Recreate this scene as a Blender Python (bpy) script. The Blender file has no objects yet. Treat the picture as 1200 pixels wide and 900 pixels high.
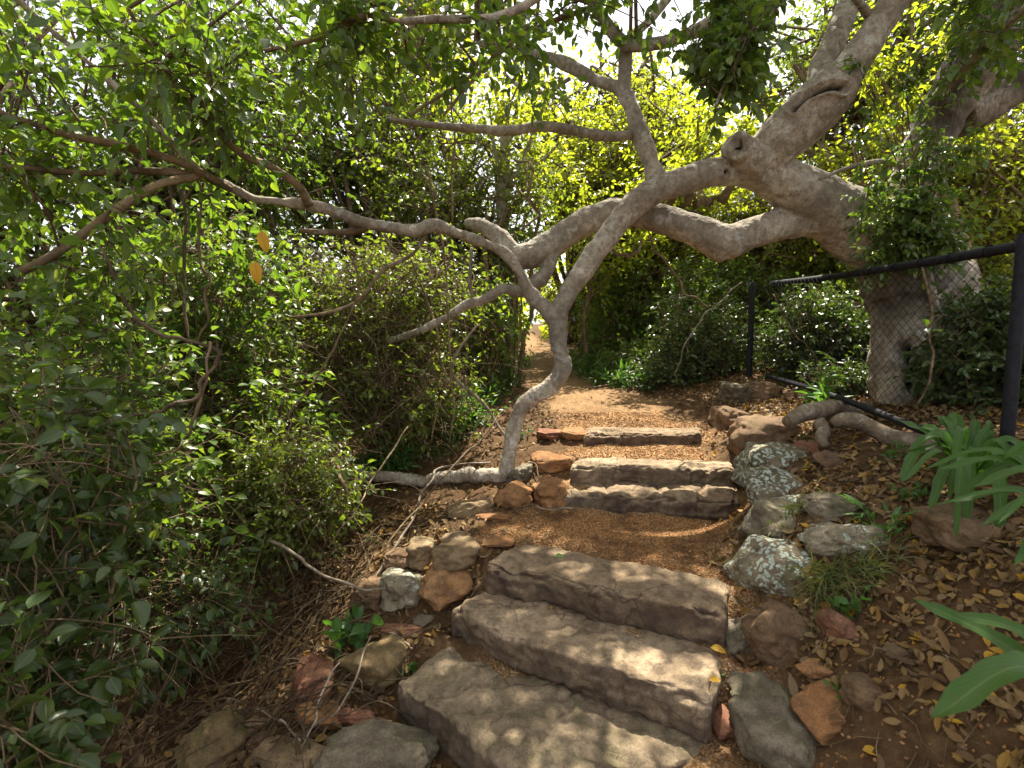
import bpy, bmesh, math, random
import numpy as np
from mathutils import Vector

random.seed(7)
RNG = np.random.default_rng(11)
scene = bpy.context.scene
COL = scene.collection
R = math.radians

# ------------------------------------------------------------------ camera frame
CAMZ, PITCH, F = 1.5, R(5.0), 600.0
SN, CS = math.sin(PITCH), math.cos(PITCH)

def P(px, py, t):
    """world point seen at photo pixel (1200x900) at depth t along the view axis"""
    u, v = (px - 600) / F, (py - 450) / F
    return np.array([u * t, t * (CS - v * SN), CAMZ - t * (SN + v * CS)])

def G(px, py, z):
    v = (py - 450) / F
    return P(px, py, (CAMZ - z) / (SN + v * CS))

# ------------------------------------------------------------------ noise
def _hash(ix, iy, iz, seed):
    h = (ix * 374761393 + iy * 668265263 + iz * 2147483647 + seed * 974711) & 0xFFFFFFFF
    h = ((h ^ (h >> 13)) * 1274126177) & 0xFFFFFFFF
    h = (h ^ (h >> 16)) & 0xFFFFFFFF
    return h / 4294967295.0 * 2 - 1

def vnoise(p, scale=1.0, seed=0):
    q = np.asarray(p, float) * scale + 1000.0
    i = np.floor(q).astype(np.int64); f = q - i
    f = f * f * f * (f * (f * 6 - 15) + 10)
    x, y, z = i[..., 0], i[..., 1], i[..., 2]
    fx, fy, fz = f[..., 0], f[..., 1], f[..., 2]
    def c(a, b, d): return _hash(x + a, y + b, z + d, seed)
    x00 = c(0,0,0)*(1-fx)+c(1,0,0)*fx; x10 = c(0,1,0)*(1-fx)+c(1,1,0)*fx
    x01 = c(0,0,1)*(1-fx)+c(1,0,1)*fx; x11 = c(0,1,1)*(1-fx)+c(1,1,1)*fx
    y0 = x00*(1-fy)+x10*fy; y1 = x01*(1-fy)+x11*fy
    return y0*(1-fz)+y1*fz

def fbm(p, scale=1.0, octs=4, seed=0, gain=.5):
    a, s, tot = 1.0, scale, 0
    for k in range(octs):
        tot = tot + a * vnoise(p, s, seed + k * 17); a *= gain; s *= 2.03
    return tot

def nrm(v):
    return v / np.maximum(np.linalg.norm(v, axis=-1, keepdims=True), 1e-9)

# ------------------------------------------------------------------ object helpers
def mesh_np(name, verts, faces_list, smooth=True, uv=None):
    """faces_list: list of int arrays (n,3) / (n,4)"""
    me = bpy.data.meshes.new(name)
    verts = np.ascontiguousarray(verts, np.float32)
    faces_list = [np.asarray(f, np.int32) for f in faces_list if len(f)]
    loops = np.concatenate([f.ravel() for f in faces_list])
    tot = np.concatenate([np.full(len(f), f.shape[1], np.int32) for f in faces_list])
    start = np.concatenate([[0], np.cumsum(tot)[:-1]]).astype(np.int32)
    me.vertices.add(len(verts)); me.vertices.foreach_set('co', verts.ravel())
    me.loops.add(len(loops)); me.loops.foreach_set('vertex_index', loops)
    me.polygons.add(len(tot)); me.polygons.foreach_set('loop_start', start)
    me.polygons.foreach_set('loop_total', tot)
    me.polygons.foreach_set('use_smooth', np.full(len(tot), smooth, bool))
    me.update(calc_edges=True)
    if uv is not None:
        l = me.uv_layers.new(name='uv'); l.data.foreach_set('uv', np.ascontiguousarray(uv[loops], np.float32).ravel())
    return me

def obj(name, me, mat, parent=None, loc=None):
    o = bpy.data.objects.new(name, me); COL.objects.link(o)
    if me is not None and mat is not None: me.materials.append(mat)
    if parent is not None: o.parent = parent
    if loc is not None: o.location = tuple(float(a) for a in loc)
    return o

def tag(o, label=None, cat=None, group=None, kind=None):
    if label: o['label'] = label
    if cat: o['category'] = cat
    if group: o['group'] = group
    if kind: o['kind'] = kind
    return o

def thing(name, label, cat, group=None, loc=(0,0,0)):
    o = bpy.data.objects.new(name, None); COL.objects.link(o)
    o.location = tuple(float(a) for a in loc); o.empty_display_size = .05
    return tag(o, label, cat, group)

# ------------------------------------------------------------------ curves and tubes
def spline(pts, n):
    """Catmull-Rom through pts (k,d) -> (n,d)"""
    p = np.asarray(pts, float)
    if len(p) == 2: return p[0] + (p[1]-p[0]) * np.linspace(0,1,n)[:,None]
    q = np.vstack([2*p[0]-p[1], p, 2*p[-1]-p[-2]])
    s = np.linspace(0, len(p)-1-1e-9, n); i = s.astype(int); f = (s-i)[:,None]
    a,b,c,d = q[i],q[i+1],q[i+2],q[i+3]
    return .5*((2*b)+(-a+c)*f+(2*a-5*b+4*c-d)*f**2+(-a+3*b-3*c+d)*f**3)

def tube_arrays(pts, rad, sides=10, lump=0.0, seed=0):
    pts = np.asarray(pts, float); n = len(pts); rad = np.broadcast_to(rad, (n,))
    tan = nrm(np.gradient(pts, axis=0))
    up = np.array([0,0,1.0]) if abs(tan[0][2]) < .9 else np.array([1.0,0,0])
    a = np.zeros((n,3)); a[0] = nrm(np.cross(tan[0], up))
    for k in range(1,n):
        v = a[k-1] - tan[k]*np.dot(a[k-1], tan[k]); a[k] = nrm(v)
    b = np.cross(tan, a)
    th = np.linspace(0, 2*math.pi, sides, endpoint=False)
    ring = a[:,None]*np.cos(th)[None,:,None] + b[:,None]*np.sin(th)[None,:,None]
    rr = rad[:,None]*np.ones(sides)
    v = pts[:,None] + ring*rr[...,None]
    if lump: v = v + ring*(fbm(v, 9, 3, seed)*lump*rr)[...,None]
    v = v.reshape(-1,3)
    i = np.arange(n-1)[:,None]*sides; j = np.arange(sides)[None]; j2 = (j+1)%sides
    f = np.stack([i+j, i+j2, i+sides+j2, i+sides+j], -1).reshape(-1,4)
    v = np.vstack([v, pts[:1], pts[-1:]]); c0, c1 = n*sides, n*sides+1
    jj = np.arange(sides); jn = (jj+1)%sides
    t0 = np.stack([np.full(sides,c0), jn, jj], -1)
    t1 = np.stack([np.full(sides,c1), (n-1)*sides+jj, (n-1)*sides+jn], -1)
    return v, f, np.vstack([t0,t1])

def merge(parts):
    V, Q, T, o = [], [], [], 0
    for v,q,t in parts:
        V.append(v); Q.append(q+o); T.append(t+o); o += len(v)
    return np.vstack(V), np.vstack(Q), np.vstack(T)

def tube_mesh(name, parts):
    v,q,t = merge(parts); return mesh_np(name, v, [q,t])

# ------------------------------------------------------------------ materials
def mat(name):
    m = bpy.data.materials.new(name); m.use_nodes = True
    nt = m.node_tree; nt.nodes.clear()
    return m, nt
class NT:
    def __init__(s, name):
        s.m, s.nt = mat(name); s.n = s.nt.nodes; s.l = s.nt.links
    def add(s, t, **kw):
        n = s.n.new(t)
        for k,v in kw.items():
            if hasattr(n,k): setattr(n,k,v)
            else: n.inputs[k].default_value = v
        return n
    def link(s, a, b): s.l.new(a, b)
    def noise(s, vec, scale, detail=5, rough=.55, dist=0):
        n = s.add('ShaderNodeTexNoise'); n.inputs['Scale'].default_value=scale
        n.inputs['Detail'].default_value=detail; n.inputs['Roughness'].default_value=rough; n.inputs['Distortion'].default_value=dist
        s.link(vec, n.inputs['Vector']); return n.outputs['Fac']
    def ramp(s, fac, stops, interp='LINEAR'):
        r = s.add('ShaderNodeValToRGB'); r.color_ramp.interpolation = interp
        e = r.color_ramp.elements
        while len(e) < len(stops): e.new(.5)
        for el,(p,c) in zip(e, stops):
            el.position = p; el.color = (c,c,c,1) if not hasattr(c,'__len__') else (*c,1)
        s.link(fac, r.inputs['Fac']); return r.outputs['Color']
    def mix(s, fac, a, b, blend='MIX'):
        n = s.add('ShaderNodeMix', data_type='RGBA', blend_type=blend)
        for sock,val in ((0,fac),(6,a),(7,b)):
            if hasattr(val,'node'): s.link(val, n.inputs[sock])
            elif hasattr(val,'__len__'): n.inputs[sock].default_value=(*val,1)
            else: n.inputs[sock].default_value=val
        return n.outputs[2]
    def math(s, op, a, b=0.0, clamp=False):
        n = s.add('ShaderNodeMath', operation=op, use_clamp=clamp)
        for i,val in ((0,a),(1,b)):
            if hasattr(val,'node'): s.link(val, n.inputs[i])
            else: n.inputs[i].default_value=val
        return n.outputs[0]
    def coord(s, out='Object'): return s.add('ShaderNodeTexCoord').outputs[out]
    def geo(s, out): return s.add('ShaderNodeNewGeometry').outputs[out]
    def bump(s, h, strength=.5, dist=.01, normal=None):
        b = s.add('ShaderNodeBump'); b.inputs['Strength'].default_value=strength; b.inputs['Distance'].default_value=dist
        s.link(h, b.inputs['Height'])
        if normal is not None: s.link(normal, b.inputs['Normal'])
        return b.outputs['Normal']
    def principled(s, color, rough=.8, normal=None, spec=.3):
        p = s.add('ShaderNodeBsdfPrincipled')
        if hasattr(color,'node'): s.link(color, p.inputs['Base Color'])
        else: p.inputs['Base Color'].default_value=(*color,1)
        if hasattr(rough,'node'): s.link(rough, p.inputs['Roughness'])
        else: p.inputs['Roughness'].default_value=rough
        p.inputs['Specular IOR Level'].default_value=spec
        if normal is not None: s.link(normal, p.inputs['Normal'])
        return p.outputs[0]
    def out(s, sh):
        o = s.add('ShaderNodeOutputMaterial'); s.link(sh, o.inputs['Surface']); return s.m

def leaf_material(name, cols, trans=.35, rough=.31, tcol=None, spec=.45, dry=False):
    t = NT(name)
    rnd = t.geo('Random Per Island')
    n = len(cols); c = t.ramp(rnd, [(i/(n-1), cc) for i,cc in enumerate(cols)])
    uv = t.add('ShaderNodeTexCoord').outputs['UV']
    sep = t.add('ShaderNodeSeparateXYZ'); t.link(uv, sep.inputs[0])
    ax = t.math('ABSOLUTE', sep.outputs['X'])
    rib = t.ramp(ax, [(0.0,1.0),(.10,0.0)])
    # side veins slanting from the midrib
    sv = t.math('SINE', t.math('MULTIPLY', t.math('SUBTRACT', sep.outputs['Y'], t.math('MULTIPLY', ax, .28)), 75.0))
    svm = t.ramp(sv, [(.86,0.0),(1.0,.35)])
    veins = t.math('MAXIMUM', rib, svm)
    c2 = t.mix(t.math('MULTIPLY', veins, .40), c, (.19,.25,.07) if not dry else (.24,.15,.05))
    pos = t.geo('Position')
    blot = t.noise(pos, 38, 3, .6)
    c3 = t.mix(t.ramp(blot, [(.40,0.0),(.75,.5)]), c2, t.mix(.5, c2, (.05,.045,.012) if not dry else (.06,.032,.012)))
    bf = t.geo('Backfacing')
    c4 = t.mix(t.math('MULTIPLY', bf, .45), c3, (.10,.135,.055) if not dry else (.22,.14,.06))
    nb = t.bump(veins, .25, .002)
    sh = t.principled(c4, rough, nb, spec)
    tr = t.add('ShaderNodeBsdfTranslucent')
    tc = t.mix(1.0, c3, tcol or (2.35,2.55,.85), 'MULTIPLY'); t.link(tc, tr.inputs['Color'])
    mx = t.add('ShaderNodeMixShader'); mx.inputs[0].default_value = trans
    t.link(sh, mx.inputs[1]); t.link(tr.outputs[0], mx.inputs[2])
    return t.out(mx.outputs[0])

GREEN = [(.040,.074,.012),(.062,.108,.016),(.082,.136,.020),(.050,.090,.014),(.105,.155,.022),(.145,.180,.024)]
DEEP = [(.036,.074,.015),(.056,.104,.020),(.080,.135,.023),(.042,.080,.016),(.115,.165,.027),(.070,.112,.020),(.15,.175,.03)]
YELLOW = [(.12,.145,.016),(.165,.18,.022),(.21,.21,.025),(.135,.155,.018),(.24,.235,.028),(.18,.195,.024)]
M_LEAF = leaf_material('fig_leaf', GREEN, .42)
M_LEAFD = leaf_material('deep_leaf', DEEP, .36)
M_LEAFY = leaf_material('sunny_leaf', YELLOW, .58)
M_LEAFM = leaf_material('mid_leaf', [(.06,.09,.013),(.09,.125,.017),(.125,.155,.02),(.075,.105,.015),(.16,.18,.024)], .46)
M_LEAFK = leaf_material('shade_leaf', [(.020,.044,.011),(.034,.064,.014),(.048,.082,.016),(.026,.052,.012),(.075,.105,.02)], .30)  # greens darkened to stand in for shade in the thickets
M_HERB = leaf_material('herb_leaf', [(.03,.085,.014),(.045,.12,.02),(.06,.15,.025),(.035,.09,.016)], .35, .5)
M_GRASS = leaf_material('grass_blade', [(.05,.09,.015),(.09,.12,.025),(.14,.13,.04),(.06,.10,.02)], .3, .5)
M_FERN = leaf_material('fern_frond', [(.034,.092,.013),(.055,.13,.017),(.040,.10,.014),(.075,.155,.02)], .35, .45, spec=.3)
M_LITTER = leaf_material('dry_leaf', [(.09,.052,.024),(.15,.088,.035),(.20,.128,.05),(.065,.038,.02),(.25,.165,.065),(.12,.066,.025),(.28,.165,.035),(.17,.12,.07)], .08, .7, (1.4,1.1,.6), .25, True)
M_YLEAF = leaf_material('yellow_leaf', [(.50,.28,.02),(.55,.34,.03),(.46,.25,.02)], .35, .5, (1.6,1.3,.5), .3, True)
M_GLEAF = leaf_material('fresh_leaf', [(.10,.28,.04),(.14,.34,.05)], .3, .5)

def bark_material(name, dark, mid, pale, lichen=.5, moss=.25, rings=True):
    t = NT(name); co = t.coord()
    n1 = t.noise(co, 5.0, 6, .6, .4); n2 = t.noise(co, 24, 5, .65); n3 = t.noise(co, 11, 4, .55, .8)
    c = t.ramp(n1, [(.30,dark),(.48,mid),(.66,pale)])
    c = t.mix(t.ramp(n2, [(.36,.68),(.56,0.0)]), c, tuple(x*.38 for x in mid))
    pat = t.ramp(n3, [(.60,0.0),(.66,lichen)])
    c = t.mix(pat, c, (.50,.49,.43))
    sp = t.noise(co, 90, 3, .6)
    c = t.mix(t.ramp(sp, [(.56,0.0),(.70,.65)]), c, tuple(x*.30 for x in mid))
    nz = t.add('ShaderNodeSeparateXYZ'); t.link(t.geo('Normal'), nz.inputs[0])
    mo = t.math('MULTIPLY', t.ramp(nz.outputs['Z'], [(.35,0.0),(.95,1.0)]), t.ramp(t.noise(co, 7, 5, .6), [(.42,0.0),(.62,moss)]))
    c = t.mix(mo, c, (.115,.12,.04))
    stn = t.noise(co, 1.7, 5, .6, .5); c = t.mix(t.ramp(stn, [(.46,0.0),(.68,.72)]), c, tuple(x*.36 for x in mid))
    cv = t.add('ShaderNodeAttribute'); cv.attribute_name='cavity_and_shade'; c = t.mix(cv.outputs['Fac'], c, (.012,.008,.006))  # near-black in the holes, plus shade painted on lower trunk and right stem
    h = t.math('ADD', t.math('MULTIPLY', n2, .6), t.math('MULTIPLY', sp, .35))
    if rings:
        w = t.add('ShaderNodeTexWave', wave_type='BANDS'); w.inputs['Scale'].default_value=9; w.inputs['Distortion'].default_value=7
        w.inputs['Detail'].default_value=3; w.inputs['Detail Scale'].default_value=2.2; t.link(co, w.inputs['Vector'])
        h = t.math('ADD', h, t.math('MULTIPLY', w.outputs['Fac'], .22))
    return t.out(t.principled(c, .86, t.bump(h, .95, .013), .2))
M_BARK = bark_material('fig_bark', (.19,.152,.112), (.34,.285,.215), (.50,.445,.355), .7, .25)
M_BARKD = bark_material('brown_bark', (.055,.037,.023), (.13,.085,.052), (.22,.155,.10), .25, .2, False)
M_BARKY = bark_material('tan_bark', (.09,.06,.032), (.19,.13,.07), (.31,.23,.135), .3, .2, False)
M_CREEP = bark_material('creeper_bark', (.05,.034,.018), (.105,.07,.037), (.20,.145,.08), .1, 0, False)  # dry stem browns darkened in place of shade on the left bank
M_ROOT = bark_material('root_bark', (.11,.075,.048), (.21,.155,.105), (.33,.265,.19), .4, .4)
M_TWIG = bark_material('twig_bark', (.08,.052,.028), (.17,.115,.063), (.28,.21,.12), .1, .1, False)
M_STRAW = bark_material('dry_stem', (.085,.056,.028), (.18,.12,.065), (.33,.245,.145), .1, 0, False)
M_PALE = bark_material('pale_stick', (.14,.105,.07), (.27,.215,.15), (.42,.355,.27), .3, 0, False)

def stone_material(name, a, b, c, stain=(.05,.035,.028), lichen=0.0, lcol=(.50,.56,.46), moss=0.0, crust=0.0, side_shade=0.0, flecks=.3):
    t = NT(name); co0 = t.coord()
    oi = t.add('ShaderNodeObjectInfo')
    ad = t.add('ShaderNodeVectorMath', operation='ADD'); t.link(co0, ad.inputs[0])
    sc = t.add('ShaderNodeVectorMath', operation='SCALE'); sc.inputs[0].default_value=(13.1,7.7,5.3); t.link(oi.outputs['Random'], sc.inputs['Scale'])
    t.link(sc.outputs[0], ad.inputs[1]); co = ad.outputs[0]
    n1 = t.noise(co, 4.2, 7, .62, .6); n2 = t.noise(co, 17, 6, .66, .3); n3 = t.noise(co, 85, 4, .6)
    col = t.ramp(n1, [(.28,a),(.48,b),(.68,c)])
    col = t.mix(t.ramp(n2, [(.38,.6),(.56,0.0)]), col, stain)
    col = t.mix(t.ramp(n3, [(.30,.5),(.52,0.0)]), col, tuple(x*.45 for x in b))
    col = t.mix(t.ramp(n3, [(.60,0.0),(.80,flecks)]), col, tuple(min(1,x*1.7) for x in c))
    n4 = t.noise(co, 240, 3, .7)
    col = t.mix(t.ramp(n4, [(.34,.55),(.48,0.0)]), col, tuple(x*.38 for x in b))
    col = t.mix(t.ramp(n4, [(.56,0.0),(.70,.35)]), col, tuple(min(1,x*1.6) for x in c))
    nz = t.add('ShaderNodeSeparateXYZ'); t.link(t.geo('Normal'), nz.inputs[0])
    if side_shade:
        sd = t.math('MULTIPLY', t.ramp(nz.outputs['Z'], [(.25,1.0),(.70,0.0)]), t.ramp(t.noise(co, 6, 5, .6), [(.30,side_shade),(.70,side_shade*.35)]))
        col = t.mix(sd, col, (.044,.030,.026))  # shade of the steep faces painted into the stone colour
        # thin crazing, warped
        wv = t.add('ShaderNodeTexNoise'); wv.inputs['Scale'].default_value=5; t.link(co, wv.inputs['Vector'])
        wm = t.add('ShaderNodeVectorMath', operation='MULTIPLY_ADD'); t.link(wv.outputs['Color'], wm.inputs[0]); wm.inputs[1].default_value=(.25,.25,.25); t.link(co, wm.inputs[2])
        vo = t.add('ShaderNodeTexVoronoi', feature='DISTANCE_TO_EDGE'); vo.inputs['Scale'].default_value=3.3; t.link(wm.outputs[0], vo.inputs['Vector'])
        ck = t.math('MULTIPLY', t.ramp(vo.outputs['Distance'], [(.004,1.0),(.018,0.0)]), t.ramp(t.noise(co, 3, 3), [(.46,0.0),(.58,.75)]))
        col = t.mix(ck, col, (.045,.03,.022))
    if moss:
        mo = t.math('MULTIPLY', t.ramp(t.noise(co, 9, 5, .65), [(.45,0.0),(.62,moss)]), t.ramp(nz.outputs['Z'], [(-.3,0.2),(.8,1.0)]))
        col = t.mix(mo, col, (.060,.066,.022))
    h = t.math('ADD', t.math('ADD', t.math('MULTIPLY', n2, .7), t.math('MULTIPLY', n3, .36)), t.math('MULTIPLY', n4, .14))
    if lichen:
        lv = t.add('ShaderNodeTexVoronoi'); lv.inputs['Scale'].default_value=38; lv.inputs['Randomness'].default_value=1
        dn = t.add('ShaderNodeTexNoise'); dn.inputs['Scale'].default_value=30; t.link(co, dn.inputs['Vector'])
        dm = t.add('ShaderNodeVectorMath', operation='MULTIPLY_ADD'); t.link(dn.outputs['Color'], dm.inputs[0]); dm.inputs[1].default_value=(.05,.05,.05); t.link(co, dm.inputs[2])
        t.link(dm.outputs[0], lv.inputs['Vector'])
        spot = t.ramp(lv.outputs['Distance'], [(.42,1.0),(.52,0.0)])
        area = t.ramp(t.noise(co, 6.5, 5, .65, .4), [(.54-.13*lichen,0.0),(.60-.10*lichen,1.0)])
        lm = t.math('MULTIPLY', spot, area)
        lc = t.mix(t.noise(co, 60, 3), tuple(x*.45 for x in lcol), lcol)
        col = t.mix(t.math('MULTIPLY', lm, .95), col, lc)
        h = t.math('ADD', h, t.math('MULTIPLY', lm, .35))
    return t.out(t.principled(col, .9, t.bump(h, .8, .014), .15))
M_SLAB = stone_material('step_sandstone', (.145,.098,.060), (.235,.165,.10), (.33,.245,.155), side_shade=.85, moss=.15)
M_SLABL = stone_material('pale_step_sandstone', (.175,.122,.075), (.28,.205,.128), (.39,.295,.19), side_shade=.8, moss=.1)
M_SLABG = stone_material('grey_step_sandstone', (.135,.10,.064), (.22,.165,.105), (.31,.24,.155), side_shade=.85, moss=.35)
M_ORANGE = stone_material('orange_stone', (.15,.070,.028), (.26,.125,.050), (.35,.20,.09), flecks=.15)
M_RED = stone_material('red_stone', (.13,.055,.032), (.21,.092,.052), (.29,.15,.085), flecks=.15)
M_TAN = stone_material('tan_stone', (.135,.088,.045), (.22,.15,.08), (.33,.24,.14), moss=.2)
M_BROWN = stone_material('brown_stone', (.095,.055,.030), (.165,.10,.055), (.24,.155,.09), moss=.25)
M_GREY = stone_material('grey_stone', (.085,.07,.05), (.15,.125,.085), (.24,.20,.14), moss=.35)
M_MOSSY = stone_material('mossy_stone', (.10,.07,.034), (.18,.125,.058), (.25,.18,.09), moss=.75)
M_LICH = stone_material('lichen_stone', (.085,.068,.042), (.16,.125,.078), (.25,.20,.13), lichen=1.0, moss=.45)
M_LICHL = stone_material('light_lichen_stone', (.12,.10,.065), (.22,.18,.12), (.34,.29,.20), lichen=.45, moss=.35)

# ------------------------------------------------------------------ ground
CP = []   # world control points
def cg(*l):
    for px,py,z in l: CP.append(tuple(G(px,py,z)[:2])+(z,))
def cw(*l):
    for c in l: CP.append(c)

SLABS = [  # front-left, front-right, back-right, back-left pixels on the top face, top z, thickness
    dict(c=[(455,800),(668,940),(815,888),(517,752)], z=.00, th=.24),
    dict(c=[(522,712),(836,826),(846,782),(574,685)], z=.17, th=.20),
    dict(c=[(562,656),(852,722),(857,684),(612,632)], z=.34, th=.20),
    dict(c=[(659,577),(867,585),(865,570),(664,563)], z=.47, th=.17),
    dict(c=[(669,546),(863,548),(861,539),(672,537)], z=.60, th=.17),
    dict(c=[(684,507),(821,507),(819,500),(686,500)], z=.72, th=.14),
]
for s in SLABS:
    s['w'] = [G(px,py,s['z']) for px,py in s['c']]
    a,b,c,d = s['w']
    if s['z'] in (.0,.17,.47):
        e_=.15 if s['z']<.3 else .10; s['w'][2]=c=c+nrm(c-b)*e_; s['w'][3]=d=d+nrm(d-a)*e_
    for f in (0,.33,.67,1):
        p = a+(b-a)*f; q = d+(c-d)*f; out = nrm(p-q)*.03
        cw((p[0]+out[0], p[1]+out[1], s['z']-s['th']+.03))
        q2 = q - out*.6
        cw((q2[0], q2[1], s['z']-.015))
cg((600,900,-.22),(400,890,-.17),(440,850,-.16),(400,800,-.1),(440,720,.02),(480,690,.12),(520,650,.27),(560,615,.33),
   (500,600,.33),(540,590,.33),(590,566,.40),(450,640,.18),(400,700,.0),(350,760,-.1),(300,860,-.18),(200,880,-.25),
   (250,780,-.2),(100,850,-.38),(700,640,.33),(600,620,.33),(800,650,.33),(860,660,.33),(640,602,.33),(860,612,.33),(740,610,.33),(560,640,.32),
   (640,560,.46),(650,540,.56),(750,525,.6),(680,525,.6),(820,525,.6),(640,520,.6),(750,480,.76),(620,490,.72),(840,490,.76),
   (850,840,.0),(870,780,.1),(862,740,.2),(868,700,.33),(950,850,.12),(950,750,.28),(1000,820,.25),(1100,850,.32),(1150,800,.42),
   (1000,700,.43),(1050,700,.5),(1100,650,.62),(950,680,.45),(950,600,.68),(950,550,.76),(950,500,.87),(1000,550,.82),(1050,580,.77),
   (1180,640,.76),(900,490,.84),(880,460,.95),(1000,480,.96),(1070,470,1.02),(880,560,.62),(880,600,.52),(880,520,.72))
cw((2.3,2.3,.93),(2.66,5.7,1.08),(3.4,4.3,1.05),(5,4,1.4),(4,2,1.2),(3,1,.9),(2,.5,.6),(3,8,1.15),(6,10,1.8),(2,0,.5),(0,0,-.4),(0,.8,-.32),
   (-2,0,-.75),(-1.5,2.5,-.25),(-2.5,3,-.5),(-1.2,3.5,.05),(-2,5,.2),(-1,5,.6),(-.4,5,.7),(-4,3,-.9),(-4,7,.1),(-.6,8,.9),(-3,12,.9),
   (.8,12,1.08),(1.1,7.3,.86),(.3,7,.86),(2,7,.92),(.6,20,1.5),(0,40,2.6),(-10,10,.3),(10,10,2.3),(12,3,2.0),(-10,0,-1.2),(-14,30,1.5),(14,30,3),
   (0,-6,-1),(0,90,3),(60,60,4),(-60,60,2),(-60,-10,-3),(60,-10,3),(1.0,9.5,.97),(.2,9.5,.95))
CP = np.array(CP)
_d = np.linalg.norm(CP[:,None,:2]-CP[None,:,:2],axis=2)
_A = np.sqrt(_d**2+.02**2); _n = len(CP)
_M = np.zeros((_n+1,_n+1)); _M[:_n,:_n]=_A - np.eye(_n)*.004; _M[_n,:_n]=1; _M[:_n,_n]=1
_W = np.linalg.solve(_M, np.append(CP[:,2],0))
def hbase(x, y):
    x = np.asarray(x,float); y = np.asarray(y,float); sh = x.shape
    q = np.stack([x.ravel(), y.ravel()],1); out = np.empty(len(q))
    for k in range(0,len(q),20000):
        c = q[k:k+20000]
        out[k:k+20000] = np.sqrt(((c[:,None]-CP[None,:,:2])**2).sum(2)+.02**2)@_W[:_n]+_W[_n]
    return out.reshape(sh)
PATHC = np.array([(-1,.2),(1.5,.3),(2.2,.45),(2.6,.55),(3.0,.62),(3.5,.9),(4.4,1.1),(6,.95),(7.3,.78),(9.5,.72),(12,.72),(20,.5),(40,0)])
PATHW = np.array([(-1,.5),(2.2,.55),(2.7,.62),(3.1,.72),(3.5,.6),(4.4,.62),(5.2,.62),(6,.6),(7.3,.5),(9.5,.42),(12,.38),(40,.6)])
def pathmask(x, y):
    c = np.interp(y, PATHC[:,0], PATHC[:,1]); w = np.interp(y, PATHW[:,0], PATHW[:,1])
    nz = fbm(np.stack([x,y,0*x],-1), 3, 3, 5)*.10
    return 1/(1+np.exp((np.abs(x-c)-w+nz)/.045))
def H(x, y):
    x = np.asarray(x,float); y = np.asarray(y,float)
    p = np.stack([x,y,np.zeros_like(x)],-1)
    pm = pathmask(x,y)
    return hbase(x,y) + fbm(p,2.2,3,1)*.028*(1-.75*pm) + fbm(p,14,3,2)*.010*(1-.5*pm)

def axis(lo, hi, fine_lo, fine_hi, step, g=1.12):
    a = list(np.arange(fine_lo, fine_hi, step)); d = step; v = a[-1]
    while v < hi: d *= g; v += d; a.append(v)
    d = step; v = fine_lo; b = []
    while v > lo: d *= g; v -= d; b.append(v)
    return np.array(b[::-1]+a)
gx = axis(-90,90,-2.4,3.0,.016); gy = axis(-12,150,1.0,5.2,.016)
X, Y = np.meshgrid(gx, gy); Z = H(X,Y)
nx, ny = len(gx), len(gy)
idx = (np.arange(ny-1)[:,None]*nx+np.arange(nx-1)[None]).ravel()
me = mesh_np('ground', np.stack([X,Y,Z],-1).reshape(-1,3), [np.stack([idx,idx+1,idx+nx+1,idx+nx],-1)])
at = me.attributes.new('path','FLOAT','POINT'); at.data.foreach_set('value', pathmask(X,Y).ravel().astype(np.float32))
t = NT('soil_and_gravel'); po = t.geo('Position')
pa = t.add('ShaderNodeAttribute'); pa.attribute_name='path'
n1 = t.noise(po, 3, 6, .6); n2 = t.noise(po, 22, 6, .65); n3 = t.noise(po, 130, 3, .6)
soil = t.ramp(n2, [(.25,(.024,.014,.007)),(.5,(.065,.038,.018)),(.75,(.14,.085,.04))])
soil = t.mix(t.ramp(n1,[(.4,0.0),(.65,.6)]), soil, (.095,.052,.024))
vg = t.add('ShaderNodeTexVoronoi'); vg.inputs['Scale'].default_value=105; t.link(po, vg.inputs['Vector'])
vs = t.add('ShaderNodeSeparateColor'); t.link(vg.outputs['Color'], vs.inputs[0])
grav = t.ramp(vs.outputs[0], [(0,(.17,.10,.046)),(.35,(.30,.18,.082)),(.6,(.40,.26,.13)),(.8,(.24,.135,.06)),(1,(.52,.39,.23))])
grav = t.mix(t.ramp(vg.outputs['Distance'],[(.3,0.0),(.75,.75)]), grav, (.07,.032,.013))
grav = t.mix(t.ramp(t.noise(po,4.5,5,.65),[(.45,0.0),(.68,.7)]), grav, (.085,.045,.02))
colr = t.mix(pa.outputs['Fac'], soil, grav)
hh = t.math('ADD', t.math('MULTIPLY', n2,.6), t.math('MULTIPLY', n3,.5))
hh = t.math('SUBTRACT', hh, t.math('MULTIPLY', t.math('MULTIPLY', vg.outputs['Distance'], pa.outputs['Fac']), .6))
M_GROUND = t.out(t.principled(colr, .95, t.bump(hh,.9,.012), .1))
tag(obj('ground', me, M_GROUND), 'brown soil and orange gravel path climbing through trees', None, None, 'structure')

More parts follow.
